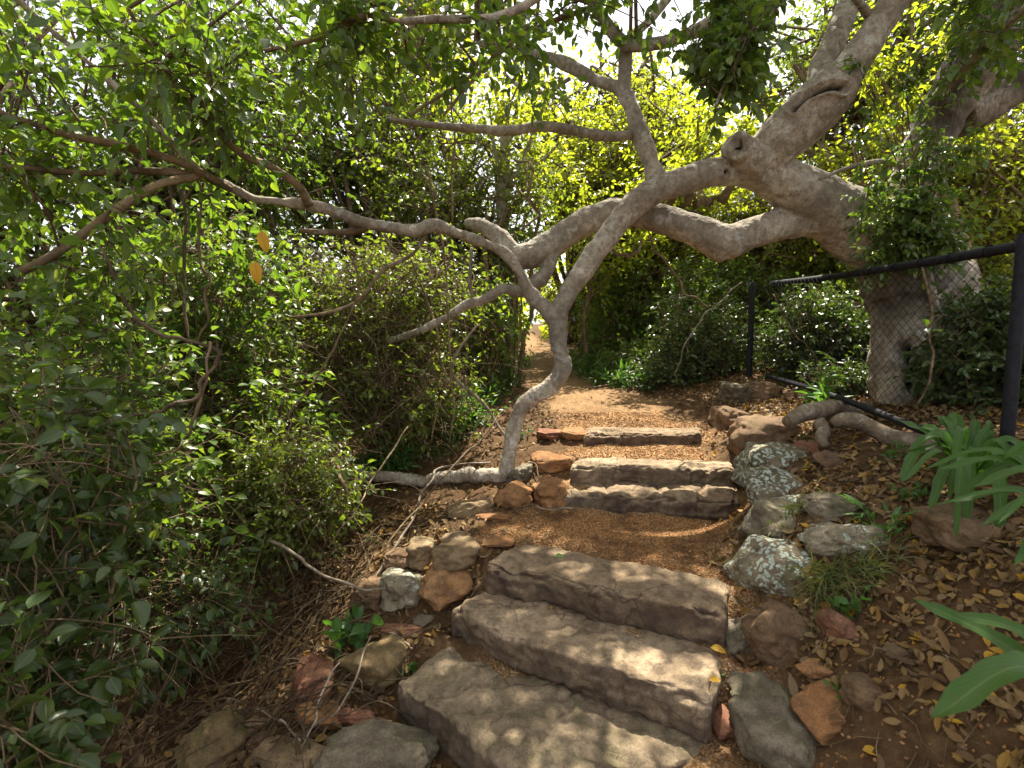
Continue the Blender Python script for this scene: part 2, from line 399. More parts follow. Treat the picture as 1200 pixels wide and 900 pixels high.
# ground lookup by bilinear on the grid
def HG(x, y):
    x = np.clip(np.asarray(x,float), gx[0], gx[-1]-1e-6); y = np.clip(np.asarray(y,float), gy[0], gy[-1]-1e-6)
    i = np.clip(np.searchsorted(gx, x)-1,0,nx-2); j = np.clip(np.searchsorted(gy, y)-1,0,ny-2)
    fx = (x-gx[i])/(gx[i+1]-gx[i]); fy = (y-gy[j])/(gy[j+1]-gy[j])
    return (Z[j,i]*(1-fx)+Z[j,i+1]*fx)*(1-fy)+(Z[j+1,i]*(1-fx)+Z[j+1,i+1]*fx)*fy
def hit(px, py):
    ts = np.concatenate([np.arange(.8,8,.01), np.arange(8,40,.05)])
    u, v = (px-600)/F, (py-450)/F
    pts = np.stack([u*ts, ts*(CS-v*SN), CAMZ-ts*(SN+v*CS)],-1)
    below = pts[:,2] < HG(pts[:,0], pts[:,1])
    k = np.argmax(below) if below.any() else len(ts)-1
    return pts[k], ts[k]

# ------------------------------------------------------------------ step slabs
def cube_grid(nx_, ny_, nz_):
    V = {}; verts = []; faces = []
    def vid(i,j,k):
        key = (i,j,k)
        if key not in V: V[key]=len(verts); verts.append(key)
        return V[key]
    def face(fn, na, nb, flip):
        for a in range(na):
            for b in range(nb):
                q = [fn(a,b),fn(a+1,b),fn(a+1,b+1),fn(a,b+1)]
                if flip: q.reverse()
                faces.append([vid(*c) for c in q])
    face(lambda a,b:(a,b,nz_), nx_, ny_, False); face(lambda a,b:(a,b,0), nx_, ny_, True)
    face(lambda a,b:(a,0,b), nx_, nz_, False); face(lambda a,b:(a,ny_,b), nx_, nz_, True)
    face(lambda a,b:(0,a,b), ny_, nz_, True); face(lambda a,b:(nx_,a,b), ny_, nz_, False)
    v = np.array(verts,float)/np.array([nx_,ny_,nz_])-.5
    return v, np.array(faces)
CGV, CGF = cube_grid(150,44,26)

def make_slab(s, seed, label, m, cracks):
    a,b,c,d = s['w']; z, th = s['z'], s['th']
    ctr = (a+b+c+d)/4
    p = CGV*2
    p = np.sign(p)*(1-(1-np.abs(p))**1.35)   # crowd samples to the edges
    u, w, h = (p[:,0]+1)/2, (p[:,1]+1)/2, (p[:,2]+1)/2
    sd = np.random.default_rng(seed)
    # straight-edged block in its own plan: bilinear corners
    base = (a*(1-u)[:,None]+b*u[:,None])*(1-w)[:,None] + (d*(1-u)[:,None]+c*u[:,None])*w[:,None]
    q = base.copy(); q[:,2] = z - th*(1-h)
    # rounding: distance to nearest edge pair
    L = np.linalg.norm(b-a); D = np.linalg.norm(d-a)
    ex = nrm(b-a); ey = nrm(np.cross([0,0,1.0], ex)); ez = np.array([0,0,1.0])
    dx = (.5-np.abs(u-.5))*L; dy = (.5-np.abs(w-.5))*D; dz = (.5-np.abs(h-.5))*th
    r = .042 + .020*fbm(q, 6, 3, seed)
    ax_ = np.clip(1-dx/(r*1.3),0,1); ay_ = np.clip(1-dy/r,0,1); az_ = np.clip(1-dz/r,0,1)
    ln = np.sqrt(ax_**2+ay_**2+az_**2); over = np.maximum(np.maximum(ax_,ay_),az_)
    k = np.where(ln>1e-6, over/np.maximum(ln,1e-6), 1)
    kx = ax_*(k-1)*r*1.3; ky = ay_*(k-1)*r; kz = az_*(k-1)*r
    q += ex*(np.sign(u-.5)*kx)[:,None] + ey*(np.sign(w-.5)*ky)[:,None] + ez*(np.sign(h-.5)*kz)[:,None]
    nrmv = nrm(ex*(np.sign(u-.5)*np.where(ax_>.02,ax_,0))[:,None]+ey*(np.sign(w-.5)*np.where(ay_>.02,ay_,0))[:,None]+ez*(np.sign(h-.5)*np.where(az_>.02,az_,0))[:,None]+1e-9)
    big = fbm(q, 2.4, 2, seed+3)*.012 + fbm(q, 9, 5, seed+5)*.0075
    fine = fbm(q, 34, 4, seed+9)*.0045
    layers = np.abs(vnoise(q*np.array([2.5,2.5,24]),1,seed+21))*.010*np.where(ay_>.5,1,.2)
    disp = big+fine-layers
    # flaked chips along the front upper edge
    edge = np.clip(ay_+az_-.6,0,1)*(w<.5)
    disp -= edge*np.clip(fbm(q,6,4,seed+31)-.02,0,1)*.085
    # plan outline waver
    q += ey*(fbm(np.stack([q[:,0],q[:,1],0*u],-1),2.6,3,seed+41)*.028)[:,None]
    for cu, slope in cracks:
        dist = (u-cu)*L - slope*(w-.5)*D + fbm(q,8,3,seed+51)*.035
        disp -= .013*np.exp(-(dist/.0065)**2) + .005*np.exp(-(dist/.028)**2) 
    q += nrmv*disp[:,None]
    q -= ctr
    me = mesh_np('stone_step', q, [CGF])
    return tag(obj('stone_step', me, m, None, ctr), label, 'stone step', 'stone slab steps')
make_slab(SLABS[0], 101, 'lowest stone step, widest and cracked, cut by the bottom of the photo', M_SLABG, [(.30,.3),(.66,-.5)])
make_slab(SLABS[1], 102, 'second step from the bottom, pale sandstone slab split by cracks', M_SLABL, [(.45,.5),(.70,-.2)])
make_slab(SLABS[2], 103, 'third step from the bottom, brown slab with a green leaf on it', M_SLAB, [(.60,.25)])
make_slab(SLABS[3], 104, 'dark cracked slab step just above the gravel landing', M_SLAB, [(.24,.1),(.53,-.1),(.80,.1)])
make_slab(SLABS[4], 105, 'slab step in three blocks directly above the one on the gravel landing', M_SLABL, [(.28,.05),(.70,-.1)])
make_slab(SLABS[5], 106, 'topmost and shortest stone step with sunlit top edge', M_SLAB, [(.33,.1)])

# ------------------------------------------------------------------ loose stones
bm = bmesh.new(); bmesh.ops.create_icosphere(bm, subdivisions=5, radius=1)
ICOV = np.array([v.co[:] for v in bm.verts]); ICOF = np.array([[v.index for v in f.verts] for f in bm.faces]); bm.free()
bm = bmesh.new(); bmesh.ops.create_icosphere(bm, subdivisions=4, radius=1)
ICOV4 = np.array([v.co[:] for v in bm.verts]); ICOF4 = np.array([[v.index for v in f.verts] for f in bm.faces]); bm.free()

def rock_mesh(dims, seed, blocky=.5, cuts=7, rough=1.0, hi=True):
    sd = np.random.default_rng(seed)
    V, Fc = (ICOV, ICOF) if hi else (ICOV4, ICOF4)
    d = V.copy(); e = 2+blocky*5
    p = d/((np.abs(d)**e).sum(1,keepdims=True)**(1/e))
    for _ in range(cuts):
        n = nrm(sd.normal(size=3)); off = sd.uniform(.66,.92)
        over = np.maximum(p@n-off,0); p = p-n*(over*.86)[:,None]
    p = p*(1+.16*fbm(p,1.3,3,seed))[:,None]
    n = nrm(p)
    p = p+n*(fbm(p,4,4,seed+7)*.055*rough+fbm(p,14,3,seed+9)*.020*rough)[:,None]
    ang = sd.uniform(-.25,.25); c,s_ = math.cos(ang),math.sin(ang)
    p = p*np.array(dims)/2
    p = np.stack([p[:,0]*c-p[:,1]*s_, p[:,0]*s_+p[:,1]*c, p[:,2]],-1)
    return mesh_np('stone', p, [Fc])
_rs = [200]
ROCKS = []   # (x, y, radius) for keeping litter off
def rock(x0,y0,x1,y1,m,label,blocky=.5,cuts=7,rough=1.0,flat=None,sink=.30,cat='stone',group='loose stones beside the steps',name='stone',rot=0.0):
    """a stone whose photo box is given; stands on the ground under its lower edge"""
    _rs[0]+=1
    xc = (x0+x1)/2; hp = (y1-y0)
    g,t = hit(xc, min(y1-.06*hp, 1000))
    W = (x1-x0)*t/F
    phi = math.atan2(CAMZ-g[2], g[1])
    app = hp*t/F*math.cos(math.atan((y1-450)/F))
    D = max(min(app/ max(math.sin(phi)+.35*math.cos(phi),.2)*1.0, W*1.5), W*.5)
    hgt = flat if flat else max(app-D*math.sin(phi)*.8, .25*W*.8)/max(math.cos(phi),.4)
    hgt = min(hgt, W*1.1)
    full = hgt/(1-sink)
    y = g[1]+D*.42
    ctr = (g[0]*y/g[1] if g[1]>.5 else g[0], y, g[2]*.5+float(HG(g[0],y))*.5+hgt-full/2 if not flat else g[2]+hgt-full/2)
    me = rock_mesh((W*1.06,D*1.06,full), _rs[0], blocky, cuts, rough, W*F/t>28)
    o = obj(name, me, m, None, ctr); o.rotation_euler.z = rot
    ROCKS.append((ctr[0],ctr[1],max(W,D)*.48))
    return tag(o, label, cat, group)
GW = 'lichened stones walling the path edge'
rock(850,768,948,912,M_GREY,'tall pointed grey stone with a pale scar at the lower end of the right edge',.3,10,1.0)
rock(876,697,948,778,M_BROWN,'flat-topped brown block between the lichened boulder and the pointed grey stone',.9,6,.8)
rock(928,796,1000,876,M_ORANGE,'large rounded orange stone right of the pointed grey stone',.35,4,.5)
rock(935,769,979,799,M_ORANGE,'small orange stone touching the back of the large rounded orange one',.4,4,.5)
rock(988,779,1039,834,M_BROWN,'round brown cobble right of the two orange stones',.2,4,.5)
rock(962,705,1001,756,M_RED,'flat red stone beside the flat-topped brown block',.6,7,.8)
rock(846,728,880,772,M_GREY,'small dark mossy stone wedged at the right end of the third step',.5,7)
rock(832,828,857,872,M_RED,'small reddish stone wedged at the right end of the second step',.5,6)
rock(1038,754,1077,778,M_BROWN,'small dark brown stone half buried alone in the right leaf litter',.3,5)
rock(858,624,958,700,M_LICH,'round boulder densely spotted with pale lichen at the landing corner',.35,5,.8,group=GW,name='boulder')
rock(868,568,955,642,M_LICHL,'pale boulder with grass tuft on it behind the densely spotted boulder',.45,7,.9,group=GW,name='boulder')
rock(872,536,948,594,M_LICH,'boulder with one white lichen patch in the middle of the wall',.45,7,.9,group=GW,name='boulder')
rock(868,504,938,566,M_LICH,'grey brown lichened boulder next to the brown block at the wall top',.4,7,.9,group=GW,name='boulder')
rock(853,484,928,532,M_BROWN,'big plain brown block at the upper end of the wall',.8,7,.8,group=GW,name='boulder')
rock(945,582,1003,620,M_GREY,'mossy grey stone behind the grass tuft on the bank',.5,8)
rock(945,612,1040,662,M_LICHL,'low flat dark rock with a white lichen end on the bank',.6,8)
rock(1083,588,1200,652,M_BROWN,'wide flat brown rock under the strap fern',.85,6,.8)
rock(957,526,994,547,M_BROWN,'small brown stone in the leaf litter above the lichened wall',.5,6)
rock(934,514,966,536,M_RED,'small reddish stone beside the upper end of the wall',.5,6)
rock(836,476,868,506,M_BROWN,'brown stone right of the topmost step',.6,7)
rock(843,448,880,474,M_GREY,'dark grey rock at the foot of the far fence post',.5,8)
rock(876,446,905,470,M_BROWN,'dark brown rock beside the bottom rail of the fence',.5,8)
rock(405,748,480,818,M_MOSSY,'large mossy brown block left of the lowest step',.6,8,.8)
rock(378,846,512,925,M_GREY,'broad flat grey stone at the bottom left of the lowest step',.6,8,.7)
rock(484,670,550,730,M_ORANGE,'orange brown block against the left end of the second step',.6,9,.9)
rock(450,666,498,718,M_LICHL,'grey lichened stone left of the orange brown block',.5,8)
rock(416,680,456,716,M_BROWN,'brown stone at the left end of the edging row',.6,7)
rock(511,636,563,680,M_TAN,'tan block with a sunlit top against the left end of the third step',.85,7,.8)
rock(480,632,514,666,M_TAN,'smaller tan block left of the sunlit topped one',.7,7)
rock(452,640,486,668,M_BROWN,'brown stone half under dry stems at the left path edge',.5,8)
rock(448,726,497,748,M_RED,'thin flat reddish stone above the large mossy block',.5,7,.8,.035)
rock(348,768,394,834,M_RED,'dark red brown stone left of the large mossy block',.5,8)
rock(350,818,402,864,M_ORANGE,'flat orange stone below the dark red brown one',.6,8)
rock(396,828,437,857,M_RED,'reddish wedge stone between mossy block and flat grey stone',.4,9)
rock(213,828,292,912,M_MOSSY,'long leaning yellowish brown rock at the bottom left',.5,8)
rock(300,872,384,915,M_TAN,'low tan stone at the bottom between leaning rock and flat grey stone',.6,8,.8)
rock(286,840,312,862,M_TAN,'small tan pebble stone beside the leaning yellowish rock',.5,6)
rock(288,858,322,880,M_BROWN,'small brown stone just behind the low tan stone',.5,6)
rock(486,719,507,737,M_GREY,'small pale grey pebble left of the second step',.3,5)
rock(583,562,624,595,M_ORANGE,'orange cobble at the foot of the pale leaning tree stem',.75,6,.7)
rock(622,561,661,595,M_ORANGE,'orange cobble touching the left end of the first landing step',.75,6,.7)
rock(626,534,667,558,M_ORANGE,'orange block at the left end of the three-block step',.85,6,.8)
rock(526,583,574,610,M_TAN,'tan stone under the horizontal root',.5,8)
rock(557,594,602,612,M_ORANGE,'flat ochre stone in the gravel edge below the orange cobbles',.5,7,.8,.03)
rock(630,502,660,518,M_RED,'reddish flat stone beside the bent stem, outer of two',.7,7)
rock(656,502,685,518,M_ORANGE,'orange flat stone at the left end of the topmost step',.7,7)
rock(535,622,603,642,M_ORANGE,'wide flat ochre stone at the left corner of the gravel landing',.5,7,.8,.03)
rock(596,543,628,566,M_GREY,'grey stone behind the foot of the pale stem',.5,8)

# ------------------------------------------------------------------ leaf machinery
def leaf_template(kind='oval', st=3):
    """verts (x across, y along 0..1, z up), faces, uv. Outline width profile by station."""
    ys = np.linspace(0,1,st+2)[1:-1]
    prof = dict(oval=lambda y: np.sin(np.pi*y**.85)**.8*.27, lance=lambda y: np.sin(np.pi*y**.7)**.9*.14,
                strap=lambda y: (np.sin(np.pi*np.clip(y,.0,1)**.55)**.6)*.085, round=lambda y: np.sin(np.pi*y**.8)**.6*.36)[kind](ys)
    V = [(0,0,0)]; UV=[(0,0)]
    for y,w in zip(ys,prof):
        V += [(-w,y,w*.35),(0,y,0),(w,y,w*.35)]; UV += [(-w/.27,y),(0,y),(w/.27,y)]
    V.append((0,1,0)); UV.append((0,1)); tip=len(V)-1
    T = [(0,2,1),(0,3,2)]; Q=[]
    for i in range(st-1):
        a=1+3*i; b=a+3
        Q += [(a,a+1,b+1,b),(a+1,a+2,b+2,b+1)]
    a=1+3*(st-1); T += [(a,a+1,tip),(a+1,a+2,tip)]
    return np.array(V,float), np.array(Q).reshape(-1,4), np.array(T), np.array(UV,float)
TPL = {k: leaf_template(k[0],k[1]) for k in [('oval',5),('oval',3),('oval',2),('oval',1),('lance',3),('lance',2),('round',3),('round',2),('strap',5)]}

def leaves_arrays(tpl, pos, dirv, up, size, bend, fold, rng, width=None):
    V,Q,T,UV = TPL[tpl]; n=len(pos); m=len(V)
    y = nrm(dirv); x = nrm(np.cross(y, up)+1e-6); z = np.cross(x,y)
    loc = np.repeat(V[None],n,0)
    wv = np.ones(n) if width is None else width
    lx = loc[:,:,0]*wv[:,None]; ly = loc[:,:,1]
    lz = np.abs(lx)*fold[:,None]*1.3 - bend[:,None]*ly**2 + .012*np.sin(ly*14+np.arange(n)[:,None])*(np.abs(lx)>0)
    ly2 = ly*(1-.18*np.abs(bend)[:,None]*ly)
    s = size[:,None]
    W = pos[:,None]+x[:,None]*(lx*s)[...,None]+y[:,None]*(ly2*s)[...,None]+z[:,None]*(lz*s)[...,None]
    off = (np.arange(n)*m)[:,None,None]
    q = (Q[None]+off).reshape(-1,4) if len(Q) else np.zeros((0,4),int); tt=(T[None]+off).reshape(-1,3)
    return W.reshape(-1,3), q, tt, np.tile(UV,(n,1))

def merge_uv(parts):
    V,Q,T,U,o=[],[],[],[],0
    for v,q,t,u in parts:
        V.append(v);Q.append(q+o);T.append(t+o);U.append(u);o+=len(v)
    return np.vstack(V),np.vstack(Q),np.vstack(T),np.vstack(U)

def rand_unit(rng,n):
    return nrm(rng.normal(size=(n,3)))

def multi_tubes(pts, r0, r1, sides=3):
    """many small tubes: pts (N,K,3), r0,r1 (N,)"""
    N,K,_=pts.shape
    tan = nrm(np.gradient(pts,axis=1)); ref=np.array([.31,.42,.85])
    a = nrm(np.cross(tan,ref)); b=np.cross(tan,a)
    rad = r0[:,None]+(r1-r0)[:,None]*np.linspace(0,1,K)[None]
    th=np.linspace(0,2*math.pi,sides,endpoint=False)
    v = pts[:,:,None]+(a[:,:,None]*np.cos(th)[:,None]+b[:,:,None]*np.sin(th)[:,None])*rad[:,:,None,None]
    base=(np.arange(N)*K*sides)[:,None,None]+(np.arange(K-1)*sides)[None,:,None]
    j=np.arange(sides)[None,None]; j2=(j+1)%sides
    f=np.stack([base+j,base+j2,base+sides+j2,base+sides+j],-1).reshape(-1,4)
    return v.reshape(-1,3), f

def grow_twigs(starts, dirs, lengths, rng, K=6, wig=.35, droop=.25):
    N=len(starts); pts=np.zeros((N,K,3)); pts[:,0]=starts; d=nrm(dirs)
    for k in range(1,K):
        d=nrm(d+rng.normal(size=(N,3))*wig*.5+np.array([0,0,-droop/K]))
        pts[:,k]=pts[:,k-1]+d*(lengths/(K-1))[:,None]
    return pts

def twig_leaves(tw, rng, per=9, size=(.06,.09), tpl=('oval',3), up_bias=1.0, spread=.9, start=.2, bend=(.05,.35), hang=.35):
    N,K,_=tw.shape; n=N*per
    s=np.tile(np.linspace(start,1,per),N)+rng.uniform(-.04,.04,n); s=np.clip(s,0,1)*(K-1)
    i=np.minimum(s.astype(int),K-2); f=(s-i)[:,None]; k=np.repeat(np.arange(N),per)
    a,b=tw[k,i],tw[k,i+1]; pos=a+(b-a)*f; tan=nrm(b-a)
    side=nrm(np.cross(tan,[0,0,1.0])+1e-6)*np.where(np.tile(np.arange(per),N)%2,1,-1)[:,None]
    d=tan*rng.uniform(.2,.9,n)[:,None]+side*spread*rng.uniform(.5,1.2,n)[:,None]+rng.normal(size=(n,3))*.38+np.array([0,0,-hang])
    tip=(s>(K-1)*.93); d[tip]=tan[tip]+rng.normal(size=(tip.sum(),3))*.35+np.array([0,0,-hang*.6])
    up=np.array([0,0,1.0])*up_bias+rng.normal(size=(n,3))*.55
    sz=rng.uniform(size[0],size[1],n)*np.clip(rng.normal(1,.12,n),.6,1.3)
    pos=pos+nrm(d)*(sz*.10)[:,None]
    return leaves_arrays(tpl,pos,d,up,sz,rng.uniform(*bend,n),rng.uniform(.1,.7,n),rng,rng.uniform(.8,1.15,n))

def shrub(name, label, cat, base, clumps, nst=16, sub=4, ntw=500, tlen=(.2,.45), per=8, size=(.05,.08), tpl=('oval',3), lm=None, bmt=None,
          seed=0, r=.014, group=None, hang=.35, foliage='foliage', stem='stem', twr=.0018, wig=.35, zlift=.15,dry=0,drym=None):
    """stems from a base up to points inside ellipsoid clumps, side shoots, then leafy twigs along them"""
    rng=np.random.default_rng(seed); base=np.asarray(base,float)
    cc=[np.asarray(c[0],float) for c in clumps]; rr=[np.asarray(c[1],float) for c in clumps]
    wts=np.array([np.prod(x)**(2/3) for x in rr]); wts/=wts.sum()
    stems=[]; lines=[]
    for k in range(nst):
        c=rng.choice(len(cc),p=wts); tgt=cc[c]+rand_unit(rng,1)[0]*rr[c]*rng.uniform(.5,1.0)
        b=base+rng.normal(size=3)*np.array([.10,.10,0])*min(1,.3+np.linalg.norm(tgt-base)*.25); b[2]=float(HG(b[0],b[1]))-.03
        L=np.linalg.norm(tgt-b)
        m1=b+(tgt-b)*.35+rng.normal(size=3)*L*.09+np.array([0,0,L*zlift]); m2=b+(tgt-b)*.7+rng.normal(size=3)*L*.09+np.array([0,0,L*zlift*.7])
        pl=spline([b,m1,m2,tgt],14); pl[1:-1]+=rng.normal(size=(12,3))*L*.010
        rad=np.linspace(r,r*.32,14)*rng.uniform(.6,1.25)
        stems.append(tube_arrays(pl,rad,7)); lines.append(pl[4:])
        for q in range(sub):
            i=rng.integers(5,13); c2=rng.choice(len(cc),p=wts) if rng.random()<.25 else c
            t2=cc[c2]+rand_unit(rng,1)[0]*rr[c2]*rng.uniform(.4,1.05)
            t2=pl[i]+(t2-pl[i])*min(1,.9/max(np.linalg.norm(t2-pl[i]),.01)*max(1,np.mean(rr[c2])*1.4))
            L2=np.linalg.norm(t2-pl[i]); mm=(pl[i]+t2)/2+rng.normal(size=3)*L2*.15
            p2=spline([pl[i],mm,t2],9); stems.append(tube_arrays(p2,np.linspace(rad[i]*.65,r*.2,9),5)); lines.append(p2[2:])
    root=thing(name,label,cat,group,base)
    st_v,st_q,st_t=merge(stems)
    allp=np.vstack(lines); cen=np.vstack([np.repeat(c[None],1,0) for c in cc])
    pick=rng.integers(0,len(allp),ntw); starts=allp[pick]
    near=np.argmin(np.linalg.norm(starts[:,None]-cen[None],axis=2),1)
    outw=nrm(starts-cen[near]+rng.normal(size=(ntw,3))*.05)
    dirs=outw*.6+rand_unit(rng,ntw)*.9+np.array([0,0,.25])
    tw=grow_twigs(starts,dirs,rng.uniform(*tlen,ntw),rng,6,wig)
    tv,tq=multi_tubes(tw,np.full(ntw,twr*1.5),np.full(ntw,twr*.6))
    v=np.vstack([st_v,tv])-base
    if dry:
        k2=rng.integers(0,len(allp),dry); dt=grow_twigs(allp[k2],rand_unit(rng,dt_n:=dry)*1.0+np.array([0,-.25,-.15]),rng.uniform(.25,.85,dry),rng,9,.38,.7)
        dv,dq=multi_tubes(dt,rng.uniform(.0014,.0034,dry)*(twr/.0018)**.5,np.full(dry,.0008),4); obj('dry_twig',mesh_np('dry_twig',dv-base,[dq]),drym or M_STRAW,root)
    obj(stem,mesh_np(stem,v,[np.vstack([st_q,tq+len(st_v)]),st_t]),bmt or M_TWIG,root)
    lv,lq,lt,lu=twig_leaves(tw,rng,per,size,tpl,hang=hang)
    obj(foliage,mesh_np(foliage,lv-base,[lq,lt],True,lu),lm or M_LEAF,root)
    return root

# ------------------------------------------------------------------ the fig tree over the path
def limb(pts, n=60):
    a=np.array([np.append(P(px,py,t),r*t/F) for px,py,t,r in pts])
    s=spline(a,n); return s[:,:3], np.maximum(s[:,3],.004)
FIG=[ # (px,py,depth,half-width px)
 [(1085,530,4.1,48),(1070,470,4.15,42),(1066,410,4.2,40),(1078,350,4.25,54),(1052,298,4.25,48),(1010,268,4.2,40),(965,240,4.15,31),(918,214,4.1,26),(872,200,4.05,18),(820,206,4.0,16),(772,222,3.98,15.5),(738,246,3.98,15),(706,285,3.98,13.5),(680,322,3.98,12),(661,352,3.98,11),(655,376,3.98,10.5),(654,404,3.98,9),(659,432,3.98,10.5),(642,455,3.98,10),(614,474,3.98,9),(602,505,3.98,8.5),(596,535,3.98,8.5),(588,565,3.98,9.5),(560,574,4.0,9),(520,569,4.05,8.5),(480,562,4.1,7.5),(430,557,4.15,6),(385,556,4.2,5),(340,562,4.2,3.5)],
 [(880,200,4.05,20),(905,174,3.98,27),(938,144,3.9,30),(968,112,3.82,29),(996,80,3.78,20),(1024,38,3.72,17),(1054,-12,3.66,16),(1090,-80,3.6,18),(1150,-160,3.4,22)],
 [(972,105,3.9,19),(962,82,4.05,14),(980,40,4.12,12.5),(1002,-10,4.2,12),(1040,-90,4.2,14)],
 [(890,192,3.98,22),(872,180,3.92,20),(861,172,3.88,17),(855,168,3.86,13)],
 [(985,258,4.2,30),(950,256,4.22,22),(915,262,4.22,18),(878,274,4.2,18),(848,284,4.18,21),(820,272,4.18,18),(790,262,4.2,16.5),(755,252,4.24,16),(715,250,4.28,16),(682,262,4.28,16),(650,284,4.26,16),(624,300,4.25,16),(602,298,4.25,13.5),(588,280,4.25,11),(574,270,4.25,9),(560,264,4.3,8),(545,262,4.35,5)],
 [(850,276,4.19,16),(846,294,4.17,11),(842,306,4.16,5)],
 [(648,290,4.27,10),(640,318,4.22,9),(625,335,4.15,8),(606,341,4.12,7.5),(590,338,4.1,6),(570,350,4.1,6),(545,358,4.1,6),(520,374,4.15,5),(490,388,4.2,4),(455,400,4.3,4)],
 [(655,382,3.98,9.5),(640,362,3.96,9),(622,345,3.93,8.5),(608,318,3.88,7),(590,296,3.82,6.5),(560,282,3.7,6.5),(530,271,3.55,6.5),(507,264,3.45,7),(484,271,3.35,7),(458,267,3.2,6.5),(430,262,3.1,6.5),(392,248,3.0,6.5),(345,238,2.9,6),(300,233,2.8,6),(265,218,2.7,6),(236,204,2.6,5.5),(205,170,2.5,5.5),(170,132,2.4,5),(120,88,2.3,4.5),(60,35,2.2,4),(10,-10,2.1,3.5)],
 [(772,216,3.99,14),(764,192,4.0,10.5),(752,160,4.05,10),(740,128,4.1,9.5),(727,106,4.15,8.5),(700,95,4.2,6.5),(672,80,4.3,7),(640,66,4.4,6),(600,58,4.5,5),(560,50,4.6,4)],
 [(1058,285,4.25,36),(1062,240,4.22,27),(1080,185,4.15,24),(1106,130,4.08,26),(1138,80,4.0,29),(1172,35,3.92,30),(1212,-10,3.85,29),(1262,-70,3.8,26)],
 [(1062,290,4.3,32),(1098,300,4.35,28),(1106,335,4.35,26),(1096,380,4.3,22),(1082,430,4.25,22)],
 [(1125,140,4.2,20),(1160,120,4.2,22),(1200,92,4.15,22),(1260,60,4.1,20)],
 [(1060,450,4.1,25),(1050,480,3.95,18),(1062,505,3.85,12),(1080,520,3.8,8)],
 [(1120,450,4.1,25),(1150,500,3.9,16),(1180,540,3.8,9)],
]
parts=[]
for k,l in enumerate(FIG):
    pts,rad=limb(l, 44+8*len(l))
    if k==0:
        low=(pts[:,2]<.9)&(pts[:,0]<-.12)
        pts[low,2]=np.maximum(pts[low,2],HG(pts[low,0],pts[low,1])+rad[low]*.55)
    v,q,tt=tube_arrays(pts,rad,20,.05,k); parts.append((v,q,tt))
me0=tube_mesh('trunk',parts)
tmp=obj('trunk_tmp',me0,None)
rm=tmp.modifiers.new('r','REMESH'); rm.mode='VOXEL'; rm.voxel_size=.0098
sm=tmp.modifiers.new('s','SMOOTH'); sm.iterations=4; sm.factor=.5
ev=tmp.evaluated_get(bpy.context.evaluated_depsgraph_get())
me=bpy.data.meshes.new_from_object(ev); me.name='trunk'
bpy.data.objects.remove(tmp)
n=len(me.vertices); co=np.empty(n*3,np.float32); me.vertices.foreach_get('co',co); co=co.reshape(-1,3).astype(float)
no=np.empty(n*3,np.float32); me.vertices.foreach_get('normal',no); no=no.reshape(-1,3).astype(float)
disp=fbm(co,6,3,61)*.010+fbm(co,22,3,62)*.0035+fbm(co,60,2,63)*.0012
# knot hole and the lip-like pruning scar
dxm=co[:,0]; tt_=co[:,1]*CS-(co[:,2]-CAMZ)*SN; uu=600+F*co[:,0]/tt_; vv=450-F*(co[:,1]*SN+(co[:,2]-CAMZ)*CS)/tt_
def onbark(px,py):
    k=np.where(np.hypot(uu-px,vv-py)<5)[0]; return co[k[np.argmin(tt_[k])]]
def groove(pix, w, depth, rim, rw):
    c=spline([onbark(*q) for q in pix],40); dmin=np.full(n,9.0)
    for q in c: dmin=np.minimum(dmin,np.linalg.norm(co-q,axis=1))
    global cav_shade; cav_shade=np.maximum(cav_shade,np.exp(-(dmin/(w*.85))**2)*min(1,depth/.04))
    return -depth*np.exp(-(dmin/w)**2)+rim*np.exp(-((dmin-rw)/(w*.8))**2)
cav_shade=np.zeros(n)
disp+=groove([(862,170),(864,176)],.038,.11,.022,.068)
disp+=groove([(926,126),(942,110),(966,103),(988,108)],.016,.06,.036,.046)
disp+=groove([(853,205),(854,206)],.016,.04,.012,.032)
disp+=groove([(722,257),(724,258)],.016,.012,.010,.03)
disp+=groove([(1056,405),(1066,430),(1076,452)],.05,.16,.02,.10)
# wrinkles round the slim bent stem
stem=np.exp(-((co[:,0]-.36)/.14)**2)*((co[:,2]>1.2)&(co[:,2]<2.05))
disp+=stem*np.sin(co[:,2]*95+fbm(co,9,2,64)*3)*.0035
co+=no*disp[:,None]
trunk_shade=np.clip((2.35-co[:,2])/.5,0,1)*np.clip((co[:,0]-2.75)/.3,0,1)*np.clip(.55+.6*fbm(co,2.6,4,77),.15,.8)  # shade painted into the bark of the lower trunk
cav_shade=np.maximum(cav_shade,trunk_shade*.7)
stem_shade=np.clip((co[:,2]-2.75)/.4,0,1)*np.clip((co[:,0]-3.05)/.25,0,1)*np.clip(.6+.5*fbm(co,2.2,4,78),.2,.8)  # same painted shade for the upper right stem
cav_shade=np.maximum(cav_shade,stem_shade*.75)
ca=me.attributes.new('cavity_and_shade','FLOAT','POINT'); ca.data.foreach_set('value',np.clip(cav_shade*1.3,0,1).astype(np.float32))
me.vertices.foreach_set('co',co.astype(np.float32).ravel()); me.polygons.foreach_set('use_smooth',np.ones(len(me.polygons),bool)); me.update()
fig=thing('fig_tree','pale-barked fig tree arching over the path with trunk behind the fence','tree',None,(0,0,0))
fig.location=tuple(P(1090,490,4.2)); FO=np.array(fig.location)
me.transform(__import__('mathutils').Matrix.Translation(-Vector(FO)))
obj('trunk',me,M_BARK,fig)

